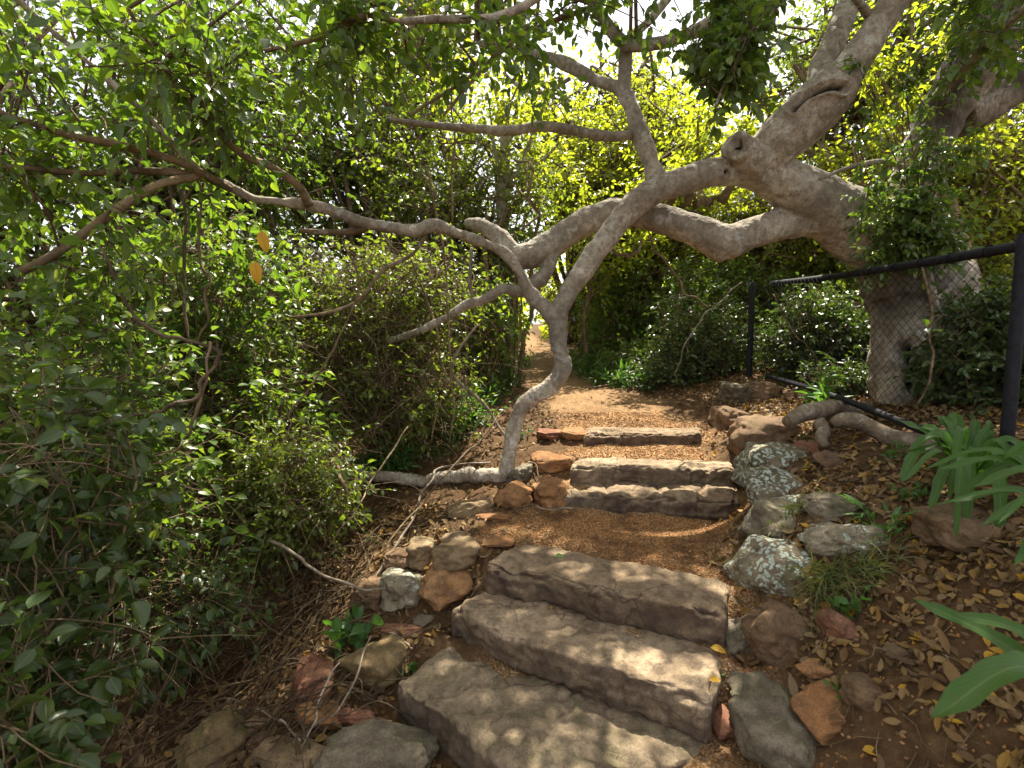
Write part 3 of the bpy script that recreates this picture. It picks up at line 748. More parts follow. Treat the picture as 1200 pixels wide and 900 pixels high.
BR=[ # thinner branches, each a part
 [(740,158,4.07,6.5),(715,160,4.0,6),(685,155,3.95,6),(655,150,3.9,6),(630,148,3.85,6),(600,153,3.8,5.5),(560,151,3.75,5),(510,147,3.7,4),(455,140,3.6,3)],
 [(731,110,4.15,8),(733,70,4.1,8),(735,56,4.05,8)],
 [(735,54,4.0,7),(765,52,3.95,7),(800,43,3.9,7),(830,27,3.85,7.5),(860,5,3.8,7.5),(890,-30,3.7,7)],
 [(737,55,4.0,7),(722,42,3.95,7),(705,20,3.9,6.5),(685,-10,3.85,6)],
 [(738,45,4.0,5),(760,25,4.0,5),(785,-5,4.0,5)],
 [(270,222,2.7,4),(240,205,2.6,5),(200,186,2.5,5),(140,170,2.4,4.5),(80,158,2.3,4),(0,133,2.2,3.5),(-60,120,2.1,3)],
 [(236,206,2.6,5),(190,215,2.5,5),(150,237,2.4,5.5),(100,272,2.3,5.5),(60,300,2.2,5),(25,318,2.15,5)],
 [(362,240,2.9,6),(350,218,2.8,5),(318,196,2.7,4.5),(285,182,2.6,4),(250,150,2.5,4),(215,110,2.4,3.5),(180,60,2.3,3),(150,10,2.2,2.5)],
 [(230,203,2.6,4),(160,200,2.5,4),(100,203,2.4,3.5),(40,198,2.3,3.5),(-30,192,2.2,3)],
 [(430,266,3.1,5),(410,272,3.1,4),(380,272,3.05,3.5),(350,270,3.0,2.5)],
 [(470,25,2.4,4),(520,22,2.5,4.5),(570,22,2.6,5),(605,12,2.65,5),(640,-10,2.7,5.5)],
 [(310,60,2.2,2.5),(370,45,2.3,3),(420,20,2.4,3),(475,26,2.45,3)],
 [(690,10,3.0,3),(640,28,2.95,3),(600,50,2.9,2.6),(575,70,2.8,2.2),(520,135,2.7,1.8)],
 [(566,60,2.9,2),(550,90,2.85,2),(520,110,2.8,2),(480,135,2.75,1.6)],
 [(1020,20,3.75,5),(985,-20,3.4,4),(930,-20,3.0,3),(890,10,2.85,2.5),(860,40,2.8,2)],
 [(985,-40,3.7,5),(930,-10,3.2,4),(890,30,2.9,2.6),(858,80,2.8,2),(838,125,2.75,1.4)],
 [(1080,210,4.05,4),(1040,190,3.9,3),(1000,195,3.8,2.5),(960,210,3.8,1.5)],
 [(1100,110,3.9,6),(1150,60,3.4,5),(1190,20,3.0,4),(1230,-20,2.8,4)],
 [(505,262,3.45,2.6),(485,296,3.4,2.2),(448,318,3.35,2.2),(420,352,3.3,2),(385,366,3.25,1.6),(340,372,3.2,1.2)],
 [(1110,330,4.0,5),(1135,320,3.9,5),(1105,345,3.9,4),(1088,360,3.95,4)],
 [(1058,255,4.1,5),(1075,290,3.95,4),(1090,330,3.9,4),(1098,370,3.9,3.5),(1095,400,4.0,3)],
]
lines=[]
for k,l in enumerate(BR):
    pts,rad=limb(l,40); v,q,tt=tube_arrays(pts,rad,9,.12,k+50)
    obj('branch',mesh_np('branch',v-FO,[q,tt]),M_BARKY if k in (5,6,7,8,9,11,12,13,18) else M_BARK,fig)
    lines.append(pts)
for l in ([(922,494,3.35,7),(940,485,3.42,9.5),(960,480,3.5,10),(985,478,3.7,9),(1020,482,3.9,8)],[(976,498,3.12,6),(988,492,3.1,9.5),(1008,495,3.08,10),(1035,509,3.0,10),(1075,530,2.85,9.5),(1110,560,2.7,8)],[(960,494,3.2,7),(966,504,3.15,7),(962,514,3.1,6),(968,524,3.05,4)]):
    pts,rad=limb(l,30)
    for i in range(len(pts)): pts[i,2]=max(pts[i,2], float(HG(pts[i,0],pts[i,1]))+rad[i]*.35)
    v,q,tt=tube_arrays(pts,rad,14,.14,9)
    obj('root',mesh_np('root',v-FO,[q,tt]),M_ROOT,fig)

# ---- leafy crown sprays of the fig: leaders into the upper left, over the path and upper right
rng=np.random.default_rng(5)
def spray(regions, n, tl, per, size, tpl, seed, src, hang=.4, keep=1.0, name='crown', m=None, par=None, off=None, r=.003):
    """leaders from the nearest branch to random targets in px regions, twigs on leaders, leaves on twigs"""
    g=np.random.default_rng(seed); src=np.vstack(src); leaders=[]; tubes=[]
    for (x0,x1,y0,y1,t0,t1,w) in regions:
        for _ in range(w):
            tg=P(g.uniform(x0,x1),g.uniform(y0,y1),g.uniform(t0,t1))
            dd=np.linalg.norm(src-tg,axis=1); c=g.choice(np.argsort(dd)[:25]); s=src[c]
            L=np.linalg.norm(tg-s); mid=(s+tg)/2+g.normal(size=3)*L*.14+np.array([0,0,.08*L])
            pl=spline([s,mid,tg],12); leaders.append(pl[2:]); tubes.append(tube_arrays(pl,np.linspace(min(.010,.0035+L*.004),.0018,12),5))
    al=np.vstack(leaders); st=al[g.integers(0,len(al),n)]
    tw=grow_twigs(st,rand_unit(g,n)*1.0+np.array([0,-.05,.05]),g.uniform(*tl,n),g,6,.4,.5)
    tv,tq=multi_tubes(tw,np.full(n,r*.8),np.full(n,r*.35))
    v,q,tt=merge(tubes)
    obj('twig',mesh_np('twig',np.vstack([v,tv])-off,[np.vstack([q,tq+len(v)]),tt]),M_BARKD,par)
    lv,lq,lt,lu=twig_leaves(tw,g,per,size,tpl,hang=hang)
    obj(name,mesh_np(name,lv-off,[lq,lt],True,lu),m or M_LEAF,par)
brs=[l for l in lines]
left_src=[limb(FIG[6],80)[0][35:]]+[lines[i] for i in (5,6,7,8,11)]
spray([(-80,150,-60,330,1.8,2.9,26),(100,420,-60,170,2.0,3.2,34),(0,300,230,340,2.3,3.2,10),(250,520,-40,150,2.3,3.4,18)],560,(.16,.42),7,(.048,.085),('oval',5),21,left_src,m=M_LEAF,par=fig,off=FO)
spray([(420,720,-60,120,2.4,4.2,18),(560,860,-60,90,3.0,4.2,10)],190,(.15,.35),6,(.055,.085),('oval',5),22,[lines[i] for i in (0,2,3,4,10,12,13)],m=M_LEAF,par=fig,off=FO)
spray([(800,905,-50,95,2.6,3.4,24),(815,870,70,135,2.8,3.2,3)],190,(.12,.28),8,(.05,.08),('oval',5),23,[lines[15][12:]],m=M_LEAFD,par=fig,off=FO)
spray([(1090,1250,-60,90,3.0,3.8,12)],90,(.15,.35),7,(.055,.085),('oval',3),24,[lines[17]],m=M_LEAFD,par=fig,off=FO)
g=np.random.default_rng(33); srcs=np.vstack([limb(FIG[i],40)[0][-12:] for i in (1,2,8,11)]+[lines[0],lines[2],lines[10]]); ld=[];tb=[]  # unseen crown above the view, added to dapple and shade path and trunk
for k in range(84):
    y=g.uniform(2.8,6.8); tg=np.array([g.uniform(-.6,3.4) if k<56 else g.uniform(2.6,5.4),y,1.75+.76*y+g.uniform(0,.9)])
    dd=np.linalg.norm(srcs-tg,axis=1); s0=srcs[g.choice(np.argsort(dd)[:6])]; mid=(s0+tg)/2+np.array([0,-.2,.9])+g.normal(size=3)*.2
    pl=spline([s0,mid,tg],14); ld.append(pl[9:]); tb.append(tube_arrays(pl,np.linspace(.016,.003,14),5))
al=np.vstack(ld); st=al[g.integers(0,len(al),2000)]; tw=grow_twigs(st,rand_unit(g,2000)*np.array([1,1,.4]),g.uniform(.2,.6,2000),g,6,.4,.3)
v,q,tt=merge(tb); obj('twig',mesh_np('twig',v-FO,[q,tt]),M_BARKD,fig)
lv,lq,lt,lu=twig_leaves(tw,g,8,(.075,.11),('oval',2)); obj('crown',mesh_np('crown',lv-FO,[lq,lt],True,lu),M_LEAF,fig)
for (px,py,t_,d_) in ((306,270,1.9,(.25,-.1,-1)),(299,306,1.9,(.12,-.1,-1))):
    v,q,tt,u=leaves_arrays(('oval',5),np.array([P(px,py,t_)]),np.array([d_],float),np.array([[.3,-1,.2]]),np.array([.086]),np.array([.25]),np.array([.5]),rng,np.array([.9]))
    tv,tq,t3=tube_arrays(spline([P(px,py,t_),P(px-8,py-20,t_+.05),P(px-25,py-52,t_+.25)],8),.0016,4)
    lo=obj('yellow_leaf',mesh_np('yellow_leaf',v-FO,[q,tt],True,u),M_YLEAF,fig); 
    obj('leaf_stalk',mesh_np('leaf_stalk',tv-FO,[tq,t3]),M_TWIG,lo)

# ------------------------------------------------------------------ shrubs and trees
def blob(x0,x1,y0,y1,t0,t1):
    """clump ellipsoid that fills a photo box between two depths"""
    tm=(t0+t1)/2; c=P((x0+x1)/2,(y0+y1)/2,tm)
    return (c,( (x1-x0)/2*tm/F,(t1-t0)/2,(y1-y0)/2*tm/F))
def floor_at(px,t):
    p=P(px,450,t); return np.array([p[0],p[1],float(HG(p[0],p[1]))])
GS='shrubs massed along the left side of the path'
OV5,OV3,OV2,OV1=('oval',5),('oval',3),('oval',2),('oval',1)
shrub('shrub','dark broad-leaved shrub filling the bottom left corner','shrub',floor_at(-60,1.5),
      [blob(-160,110,560,820,1.2,1.8),blob(-120,120,420,640,1.3,2.0),blob(-80,60,760,900,1.15,1.5)],20,4,330,(.12,.30),7,(.045,.080),OV5,M_LEAFK,None,31,.008,GS,dry=70,drym=M_TWIG)
shrub('shrub','dense dark green shrub at the left edge below the hanging fig branches','shrub',floor_at(60,2.5),
      [blob(-120,190,330,520,2.0,2.9),blob(-60,250,470,690,2.1,2.9)],32,5,850,(.15,.38),8,(.042,.082),OV3,M_LEAFD,None,32,.010,GS,dry=220,drym=M_TWIG)
shrub('shrub','small-leaved bright shrub with sunlit tips left of the horizontal root','shrub',floor_at(330,3.3),
      [blob(260,430,500,640,2.8,3.5),blob(180,330,560,690,2.6,3.2)],34,5,700,(.12,.28),9,(.028,.054),OV3,M_LEAFM,None,33,.008,GS,dry=220)
shrub('shrub','tall tangled shrub behind the two hanging yellow leaves','shrub',floor_at(230,3.7),
      [blob(120,360,230,430,3.2,4.2),blob(170,400,400,560,3.1,4.0)],40,6,950,(.15,.40),8,(.042,.080),OV3,M_LEAF,None,34,.013,GS,dry=300)
shrub('shrub','thin twiggy shrub with pale bare stems left of the bent fig stem','shrub',floor_at(450,4.6),
      [blob(330,600,260,400,4.1,5.6),blob(370,590,370,550,4.0,5.2),blob(300,420,360,500,3.9,4.8)],84,6,1500,(.14,.40),7,(.030,.064),OV3,M_LEAFM,M_STRAW,35,.011,GS,dry=1000)
shrub('shrub','low shady shrub over the dark hollow left of the dry stems','shrub',floor_at(190,2.5),
      [blob(60,300,640,760,2.1,2.7)],22,4,240,(.12,.30),7,(.035,.060),OV3,M_LEAFK,None,36,.007,GS,dry=140)
shrub('shrub','slender shrub with fresh leaves at the left edge of the upper path','shrub',floor_at(560,6.2),
      [blob(500,610,310,430,5.6,7.2)],22,5,520,(.15,.40),7,(.045,.075),OV2,M_LEAF,None,37,.012,GS)
def tree(label, px, t, clumps, seed, m, r=.07, nst=16, ntw=1500, size=(.07,.11), tpl=OV1, per=8, tl=(.3,.8), bk=None, group='trees behind the arching fig', cat='tree', twr=.003):
    return shrub('tree',label,cat,floor_at(px,t),clumps,nst,6,ntw,tl,per,size,tpl,m,bk or M_BARKD,seed,r,group,.4,'crown','trunk',twr,.35,.12)
tree('tall dark tree behind the hanging fig branches at the far left',-60,5.5,[blob(-260,190,-90,330,4.6,6.8),blob(-200,190,300,480,4.8,6.2)],41,M_LEAF,.06,26,1700,(.06,.095),OV2)
tree('leafy tree behind the yellow hanging leaves with sky gaps above it',200,6.0,[blob(90,430,-70,300,5.2,7.4),blob(60,380,280,440,5.2,6.8)],42,M_LEAF,.06,30,2500,(.06,.095),OV2)
tree('slim pale-trunked tree standing just left of the bent fig stem',590,7.0,[blob(420,660,160,340,6.8,8.8)],43,M_LEAFM,.05,22,1000,(.06,.095),OV2,bk=M_BARKY)
tree('tree with thin straight stems left of the pale-trunked one',430,8.0,[blob(300,460,380,440,7.2,8.6),blob(250,540,30,260,7.6,9.6),blob(300,520,230,420,7.0,8.8)],44,M_LEAFM,.06,26,2300,(.07,.11),OV2)
tree('bright yellow-green tree behind the upright fig branch',760,10,[blob(600,900,80,330,8.5,11.5),blob(640,860,290,390,9,11)],45,M_LEAFY,.08,26,2600,(.08,.13),OV1)
tree('sunlit tree far behind the top of the fig arch',690,13,[blob(560,880,60,200,11,15)],46,M_LEAFY,.10,24,1300,(.10,.15),OV1)
tree('tree crown overhead left of the sunlit gap in the leaves',470,11,[blob(330,620,-90,120,9.5,12.5)],47,M_LEAFY,.10,20,800,(.09,.14),OV1)
tree('wide sunny tree behind the big fig trunk',1100,7.5,[blob(900,1330,120,340,6.2,9.0),blob(960,1300,300,440,6.2,8)],48,M_LEAFY,.09,34,3200,(.06,.10),OV2,bk=M_BARKY)
tree('tall tree behind the fig limbs at the upper right corner',1000,9.5,[blob(830,1300,-90,160,8,11)],49,M_LEAFM,.10,26,2300,(.08,.13),OV1,bk=M_BARKY)
tree('yellow-leaved tree between the two large fig limbs',900,8.5,[blob(800,1010,180,360,7.6,9.6)],50,M_LEAFY,.06,24,1900,(.06,.10),OV1,bk=M_BARKY)
tree('small leaning tree at the far end of the path',668,15,[blob(600,720,310,362,13.5,16),blob(660,740,300,400,14,17)],51,M_LEAFY,.07,8,420,(.10,.16),OV1)
tree('dark tree closing the view left of the far path end',570,12,[blob(500,606,310,425,10.5,13.5)],52,M_LEAF,.06,18,800,(.09,.14),OV1)
GR='shrubs massed along the right side of the path'
shrub('shrub','rounded dark green shrub at the right edge of the path beyond the top step','shrub',floor_at(800,6.6),
      [blob(720,880,395,475,5.9,7.0),blob(760,880,335,430,6.2,7.4)],30,6,1100,(.12,.32),8,(.04,.07),OV2,M_LEAFK,None,61,.010,GR)
shrub('shrub','shrub with hanging dry twigs beside the far fence post','shrub',floor_at(835,6.4),
      [blob(790,872,370,465,5.9,6.9)],22,5,520,(.10,.28),8,(.04,.065),OV2,M_LEAFK,None,62,.009,GR,dry=90)
shrub('shrub','low bright shrub crowding the right path edge beyond the rounded dark one','shrub',floor_at(752,7.6),
      [blob(700,800,405,455,7.0,8.2)],24,5,560,(.12,.32),8,(.045,.075),OV2,M_LEAF,None,71,.008,GR)
shrub('shrub','leafy shrub pressed against the mesh in front of the right half of the trunk','shrub',floor_at(1150,3.5),
      [blob(1100,1190,330,500,3.15,3.8)],24,5,520,(.10,.26),8,(.04,.07),OV3,M_LEAFK,None,72,.007,GR,dry=60)
shrub('shrub','fresh green shrub right of the bent fig stem','shrub',floor_at(715,8.8),
      [blob(665,765,375,440,8,9.6),blob(680,780,300,400,8.4,9.8)],24,5,800,(.15,.40),8,(.05,.085),OV2,M_LEAF,None,63,.012,GR)
shrub('shrub','thicket behind the chain link mesh left of the trunk','shrub',floor_at(960,5.6),
      [blob(890,1040,330,470,5.0,6.3)],36,6,1300,(.12,.35),8,(.04,.07),OV2,M_LEAFK,None,64,.010,GR,dry=160)
shrub('shrub','tall thicket under the drooping fig limb','shrub',floor_at(830,8.2),
      [blob(740,960,290,400,7.4,9.0)],32,6,1500,(.15,.42),8,(.05,.08),OV2,M_LEAF,None,65,.013,GR,dry=160)
shrub('shrub','leafy shrub behind the near fence post right of the trunk','shrub',floor_at(1210,3.3),
      [blob(1110,1330,330,540,2.9,3.7)],26,5,700,(.12,.30),8,(.045,.075),OV3,M_LEAFK,None,66,.009,GR)
shrub('shrub','low shrub behind the bottom rail at the foot of the trunk','shrub',floor_at(985,4.6),
      [blob(930,1050,425,465,4.3,5.0)],18,4,260,(.08,.20),7,(.035,.06),OV3,M_LEAFK,None,67,.005,GR)
shrub('ivy','dark climbing ivy wrapped round the upright trunk at the upper right','ivy',P(1040,300,3.9),
      [blob(1005,1085,150,255,3.6,4.0),blob(1060,1130,80,190,3.5,3.9),blob(930,1030,190,250,3.6,3.9)],1,1,1,(.1,.2),4,(.04,.06),OV3,M_LEAFD,None,68,.004,None) if False else None
# ivy: stems pressed to the trunk, leaves along them
g=np.random.default_rng(70); tubes=[];al=[]
for k in range(26):
    s=P(g.uniform(1040,1085),g.uniform(240,300),3.86); e=P(g.uniform(1000,1160),g.uniform(45,330),g.uniform(3.6,3.85))
    pl=spline([s,(s+e)/2+g.normal(size=3)*.10,e],14); tubes.append(tube_arrays(pl,np.linspace(.006,.002,14),5)); al.append(pl)
iv=thing('ivy','dark climbing plant draped over the upright trunk at the upper right','climbing plant',None,P(1055,300,3.86)); io=np.array(iv.location)
al=np.vstack(al); st=al[g.integers(0,len(al),430)]; tw=grow_twigs(st,rand_unit(g,430)+np.array([-.1,-.5,0]),g.uniform(.08,.28,430),g,6,.4,.6)
tv,tq=multi_tubes(tw,np.full(430,.0022),np.full(430,.001)); v,q,tt=merge(tubes)
obj('stem',mesh_np('stem',np.vstack([v,tv])-io,[np.vstack([q,tq+len(v)]),tt]),M_BARKD,iv)
lv,lq,lt,lu=twig_leaves(tw,g,8,(.04,.065),OV3,hang=.5); obj('foliage',mesh_np('foliage',lv-io,[lq,lt],True,lu),M_LEAFD,iv)

tree('low tree filling the gap behind the tall tangled shrub',330,7.5,[blob(180,440,330,470,6.6,8.2),blob(60,260,380,500,6,7.5)],53,M_LEAF,.05,30,1500,(.06,.10),OV2)
# far wood behind everything, reads as one mass
g=np.random.default_rng(77); N=30000
ang=g.uniform(-1.25,1.25,N); rad=g.uniform(17,28,N)
ang=np.where(np.abs(ang-.045)<.02, ang+.2, ang)
x=np.sin(ang)*rad; y=np.cos(ang)*rad; top=2.2+1.6*fbm(np.stack([x,y,0*x],-1),.25,3,8)
z=HG(x,y)+np.abs(g.normal(0,.55,N))*top*.9
lv,lq,lt,lu=leaves_arrays(OV1,np.stack([x,y,z],-1),rand_unit(g,N),rand_unit(g,N),g.uniform(.28,.5,N),g.uniform(0,.3,N),g.uniform(.1,.6,N),g)
tag(obj('far_wood',mesh_np('far_wood',lv,[lq,lt],True,lu),M_LEAFY),'hazy green wood far behind the trees',None,None,'stuff')

# ------------------------------------------------------------------ low plants
def herb(label,px,t,h,seed,n=26,m=None,kind='lance',size=(.10,.18),name='herb',group='low leafy plants at the path edge'):
    g=np.random.default_rng(seed); b=floor_at(px,t)
    root=thing(name,label,'plant',group,b)
    ns=max(5,n//5); st=np.repeat(b[None],ns,0)+g.normal(size=(ns,3))*np.array([.10,.10,0])*min(1,h*2.2); st[:,2]=HG(st[:,0],st[:,1])-.01
    tw=grow_twigs(st,np.array([0,0,1.0])+g.normal(size=(ns,3))*.35,g.uniform(.5,1.0,ns)*h,g,6,.2,.15)
    tv,tq=multi_tubes(tw,np.full(ns,.003),np.full(ns,.0015)); obj('stem',mesh_np('stem',tv-b,[tq]),M_HERB,root)
    per=max(6,n//ns)
    lv,lq,lt,lu=twig_leaves(tw,g,per,size,(kind,3),hang=.1,start=.1); obj('foliage',mesh_np('foliage',lv-b,[lq,lt],True,lu),m or M_HERB,root)
HB=[(530,4.7,.34,'bright leafy plant in front of the twiggy shrub'),(556,5.0,.36,'leafy plant lit yellow behind the crossed dead sticks'),(500,4.9,.32,'leafy plant left of the yellow lit one'),
    (572,5.8,.38,'green plant behind the bent stem on the path edge'),(590,6.8,.40,'green plant farther up the left path edge'),(602,8.2,.42,'green plant where the left path edge narrows'),
    (612,9.8,.42,'farthest green plant on the left path edge'),(470,4.4,.28,'short plant behind the horizontal root'),(540,5.6,.36,'dense green plant under the slender shrub'),(436,4.3,.28,'short plant at the left end of the horizontal root'),
    (700,8.2,.30,'low green plant at the right path edge near the stem'),(735,7.6,.32,'bright low plant left of the rounded dark shrub'),(770,6.6,.26,'low plant at the foot of the rounded dark shrub'),(705,7.2,.34,'leafy plant narrowing the right side of the far path'),(728,6.7,.32,'leafy plant just in front of the one narrowing the far path'),(686,8.0,.36,'small leafy plant close behind the bent stem on the right'),(752,6.3,.28,'leafy plant at the left foot of the rounded dark shrub'),(672,9.4,.36,'far leafy plant on the right of the narrowest path'),(575,7.6,.42,'bushy plant behind the farther path edge greens')]
for k,(px,t_,h,l) in enumerate(HB): herb(l,px,t_,h,300+k,190 if k<10 else 150,size=(.055,.105),kind='lance')
herb('sprig of small bright leaves in front of the grass tuft on the bank',1005,1.98,.11,330,36,kind='oval',size=(.03,.055),name='seedling',group='seedlings on the right bank')
herb('seedling with dark narrow leaves behind the bright sprig',1040,2.2,.14,331,20,kind='lance',size=(.06,.10),name='seedling',group='seedlings on the right bank')
herb('tiny seedling beside the flat red stone',1012,1.72,.05,332,10,kind='oval',size=(.02,.035),name='seedling',group='seedlings on the right bank')
herb('broad pale green leaf pair among the dry stems on the left',403,2.45,.16,333,9,M_GLEAF if False else M_HERB,'round',(.06,.10),'seedling','seedlings on the left bank')
herb('tiny low plant just behind the large mossy block',478,2.32,.06,334,12,kind='oval',size=(.02,.035),name='seedling',group='seedlings on the left bank')
herb('small green tuft of leaves beside the foot of the bent stem',612,4.6,.10,335,24,kind='lance',size=(.04,.07),name='seedling',group='seedlings on the left bank')
herb('small seedling between the two exposed fig roots',950,3.4,.09,336,14,kind='oval',size=(.03,.045),name='seedling',group='seedlings on the right bank')
herb('low sprig growing from the litter above the flat brown rock',1050,2.7,.10,338,22,kind='oval',size=(.03,.05),name='seedling',group='seedlings on the right bank')
herb('pair of small green sprigs at the right end of the flat dark lichened rock',1075,2.3,.10,339,26,kind='oval',size=(.03,.05),name='seedling',group='seedlings on the right bank')
herb('leafy seedling behind the mesh left of the trunk',970,3.9,.30,337,26,kind='lance',size=(.12,.2),name='seedling',group='seedlings on the right bank')

def grass(label,px,py,h,seed,n=160,sp=.06,lean=(0,0,0)):
    g=np.random.default_rng(seed); b,_=hit(px,py); 
    p=b+np.stack([g.normal(0,sp,n),g.normal(0,sp*.7,n),np.zeros(n)],1); p[:,2]=HG(p[:,0],p[:,1])+ (float(lean[2]))
    d=np.stack([g.normal(0,.5,n)+lean[0],g.normal(0,.5,n)+lean[1],np.ones(n)],1)
    K=6; L=g.uniform(.5,1.1,n)*h; pts=grow_twigs(p,d,L,g,K,.15,1.9)
    tan=nrm(np.gradient(pts,axis=1)); side=nrm(np.cross(tan,rand_unit(g,n)[:,None]))
    wd=np.array([1,1,.9,.7,.45,.05])*.0022
    v=np.stack([pts-side*wd[None,:,None],pts+side*wd[None,:,None]],2).reshape(-1,3)
    base=(np.arange(n)*K*2)[:,None]+(np.arange(K-1)*2)[None]; f=np.stack([base,base+1,base+3,base+2],-1).reshape(-1,4)
    uvv=np.tile(np.array([[-.6,.5],[.6,.5]]),(n*K,1))
    return tag(obj('grass_tuft',mesh_np('grass_tuft',v-b,[f],True,uvv),M_GRASS,None,b),label,'grass','grass tufts on the bank')
grass('short grass tuft growing on the pale boulder',925,612,.09,401,120,.055,(0,0,.05))
grass('long drooping grass tuft right of the densely spotted boulder',965,690,.22,402,130,.04,(-.25,-.5,.02))
grass('arching grass tuft in front of the flat dark lichened rock',1010,672,.20,403,110,.05,(.4,-.4,.02))
grass('thin grass at the foot of the bent stem',520,530,.16,404,90,.08)

# strap ferns on the right
def fern(label,base,fronds,seed):
    g=np.random.default_rng(seed); root=thing('fern',label,'fern','strap ferns on the right bank',base)
    extra=[(q[0]+g.uniform(-26,26),q[1]+g.uniform(-12,20),q[2]+g.uniform(-.12,.12),q[3]*g.uniform(.6,.8),q[4]*g.uniform(1.0,1.8)) for q in fronds for _ in range(1 if len(fronds)>4 else 0)]
    for (px,py,t_,wpx,rise) in fronds+extra:
        e=P(px,py,t_); d=e-base; L=np.linalg.norm(d); e=e-np.array([0,0,.02])
        mid=base+d*.52+np.array([0,0,rise*(.45 if py<522 else 1.2)])+g.normal(0,.012,3); n=26; pl=spline([base,mid,e],n); w=wpx*t_/F
        tan=nrm(np.gradient(pl,axis=0)); view=nrm(np.array([0,0,1.6])+nrm(-pl[n//2]+np.array([0,0,CAMZ]))); side=nrm(np.cross(tan,view)); nn=np.cross(side,tan)
        s=np.linspace(0,1,n); pr=(.12+.88*np.clip(s/.38,0,1)**.8)*np.clip(1-s**7,0,1)**.6; pr[0]=.06; pr[-1]=.03
        pr=pr*(1+.10*np.sin(s*34+g.uniform(0,6))*(s>.15)); V=[];U=[]
        for q,k in ((-1,.22),(-.5,.06),(0,0),(.5,.06),(1,.22)):
            V.append(pl+side*(q*w*(.72 if len(fronds)<4 else .60)*pr)[:,None]+nn*((k*w*pr)+.10*w*np.sin(s*23+q*2)*abs(q))[:,None]); U.append(np.stack([np.full(n,q),s],1))
        V=np.stack(V,1).reshape(-1,3); U=np.stack(U,1).reshape(-1,2)
        i=(np.arange(n-1)*5)[:,None]+np.arange(4)[None]; f=np.stack([i,i+1,i+6,i+5],-1).reshape(-1,4)
        obj('frond',mesh_np('frond',V-base,[f],True,U),M_FERN,root)
b1=P(1135,575,2.35); b1[2]=float(HG(b1[0],b1[1]))
fern('large rosette of green strap fronds beside the near fence post',b1,[(1052,487,2.35,9,.10),(1080,492,2.4,11,.10),(1100,482,2.5,11,.06),(1120,478,2.5,13,.06),(1144,486,2.5,10,.05),(1165,500,2.4,11,.06),(1056,560,2.2,10,.10),(1090,592,2.1,10,.12),(1132,628,2.05,9,.14),(1172,640,2.0,11,.14),(1210,520,2.3,12,.08),(1230,560,2.1,13,.10),(1065,523,2.3,9,.08),(1110,515,2.45,10,.03)],501)
b2=P(1290,600,1.75); b2[2]=float(HG(b2[0],b2[1]))+.05
fern('fern at the right edge with fronds reaching over the flat brown rock',b2,[(1098,545,1.9,9,.10),(1140,565,1.8,11,.10),(1108,583,1.8,9,.08),(1190,655,1.6,15,.10),(1150,610,1.7,9,.08),(1180,530,1.9,10,.1)],502)
b3=P(1330,790,1.25); b3[2]=float(HG(b3[0],b3[1]))+.02
fern('fern at the right edge with broad fronds lying low over the leaf litter',b3,[(1070,694,1.55,13,.06),(1117,711,1.4,13,.08),(1092,832,1.15,24,.12)],503)

# ------------------------------------------------------------------ fence
fb=P(1196,540,2.3); fo=thing('fence','dark chain link fence with black pipe rails in front of the fig trunk','fence',None,fb); fb=np.array(fo.location)
t=NT('black_pipe'); nz_=t.noise(t.coord(),40,4); M_PIPE=t.out(t.principled(t.ramp(nz_,[(.3,(.006,.006,.008)),(.7,(.018,.018,.023))]),.7,t.bump(nz_,.2,.004),.2))
t=NT('mesh_wire'); M_WIRE=t.out(t.principled((.008,.008,.009),.85,None,.08))
pn_t,pn_b=P(1200,282,2.3),P(1200,560,2.3); pf_t,pf_b=P(882,333,5.7),P(883,448,5.7)
pn_b[0]=pn_t[0]; pn_b[1]=pn_t[1]; pf_b[0]=pf_t[0]; pf_b[1]=pf_t[1]
def pipe(name,a,b,r,par=None,n=24,sag=0.0,m=None):
    s=np.linspace(0,1,n)[:,None]; pl=a+(b-a)*s; pl[:,2]-=(np.sin(np.pi*s[:,0])*sag)
    v,q,tt=tube_arrays(pl,r,14); return obj(name,mesh_np(name,v-fb,[q,tt]),m or M_PIPE,par or fo)
po=pipe('post',pn_t+np.array([0,0,.03]),pn_b-np.array([0,0,.2]),.027); po2=pipe('post',pf_t+np.array([0,0,.02]),pf_b-np.array([0,0,.2]),.032)
rt=pipe('top_rail',pn_t+np.array([0.012,-.035,-.02]),P(905,332,5.4),.025,None,30,.02)
rb_pts=[P(900,441,5.2),P(960,458,4.1),P(1020,480,3.3),P(1070,500,2.85),P(1140,530,2.5)]
for p in rb_pts: p[2]=max(p[2],float(HG(p[0],p[1]))+.03)
v,q,tt=tube_arrays(spline(rb_pts,40),.022,12,.05); obj('bottom_rail',mesh_np('bottom_rail',v-fb,[q,tt]),M_PIPE,fo)
for f_ in (.06,.14,.22,.30,.39,.48,.57,.66,.76,.87):   # binding wire turns on the top rail
    a=pn_t+(P(905,332,5.4)-pn_t)*f_; d=nrm(P(905,332,5.4)-pn_t); e1=nrm(np.cross(d,[0,0,1.0])); e2=np.cross(e1,d); th=np.linspace(0,2*math.pi,20)
    pl=a+np.array([0,0,-.02-.02*math.sin(math.pi*f_)])+e1*np.cos(th)[:,None]*.028+e2*np.sin(th)[:,None]*.028+d*(th/6.28*.02)[:,None]
    v,q,tt=tube_arrays(pl,.0028,5); obj('wire_tie',mesh_np('wire_tie',v-fb,[q,tt]),M_WIRE,rt)
A0,A1=pn_t+np.array([0,0,-.03]),P(892,334,5.55); B0=np.array([pn_t[0],pn_t[1],rb_pts[4][2]]); B1=P(892,440,5.4)
L_=np.linalg.norm(A1-A0); nw=int(L_/.075); wp=[]
ref=P(905,332,5.4)
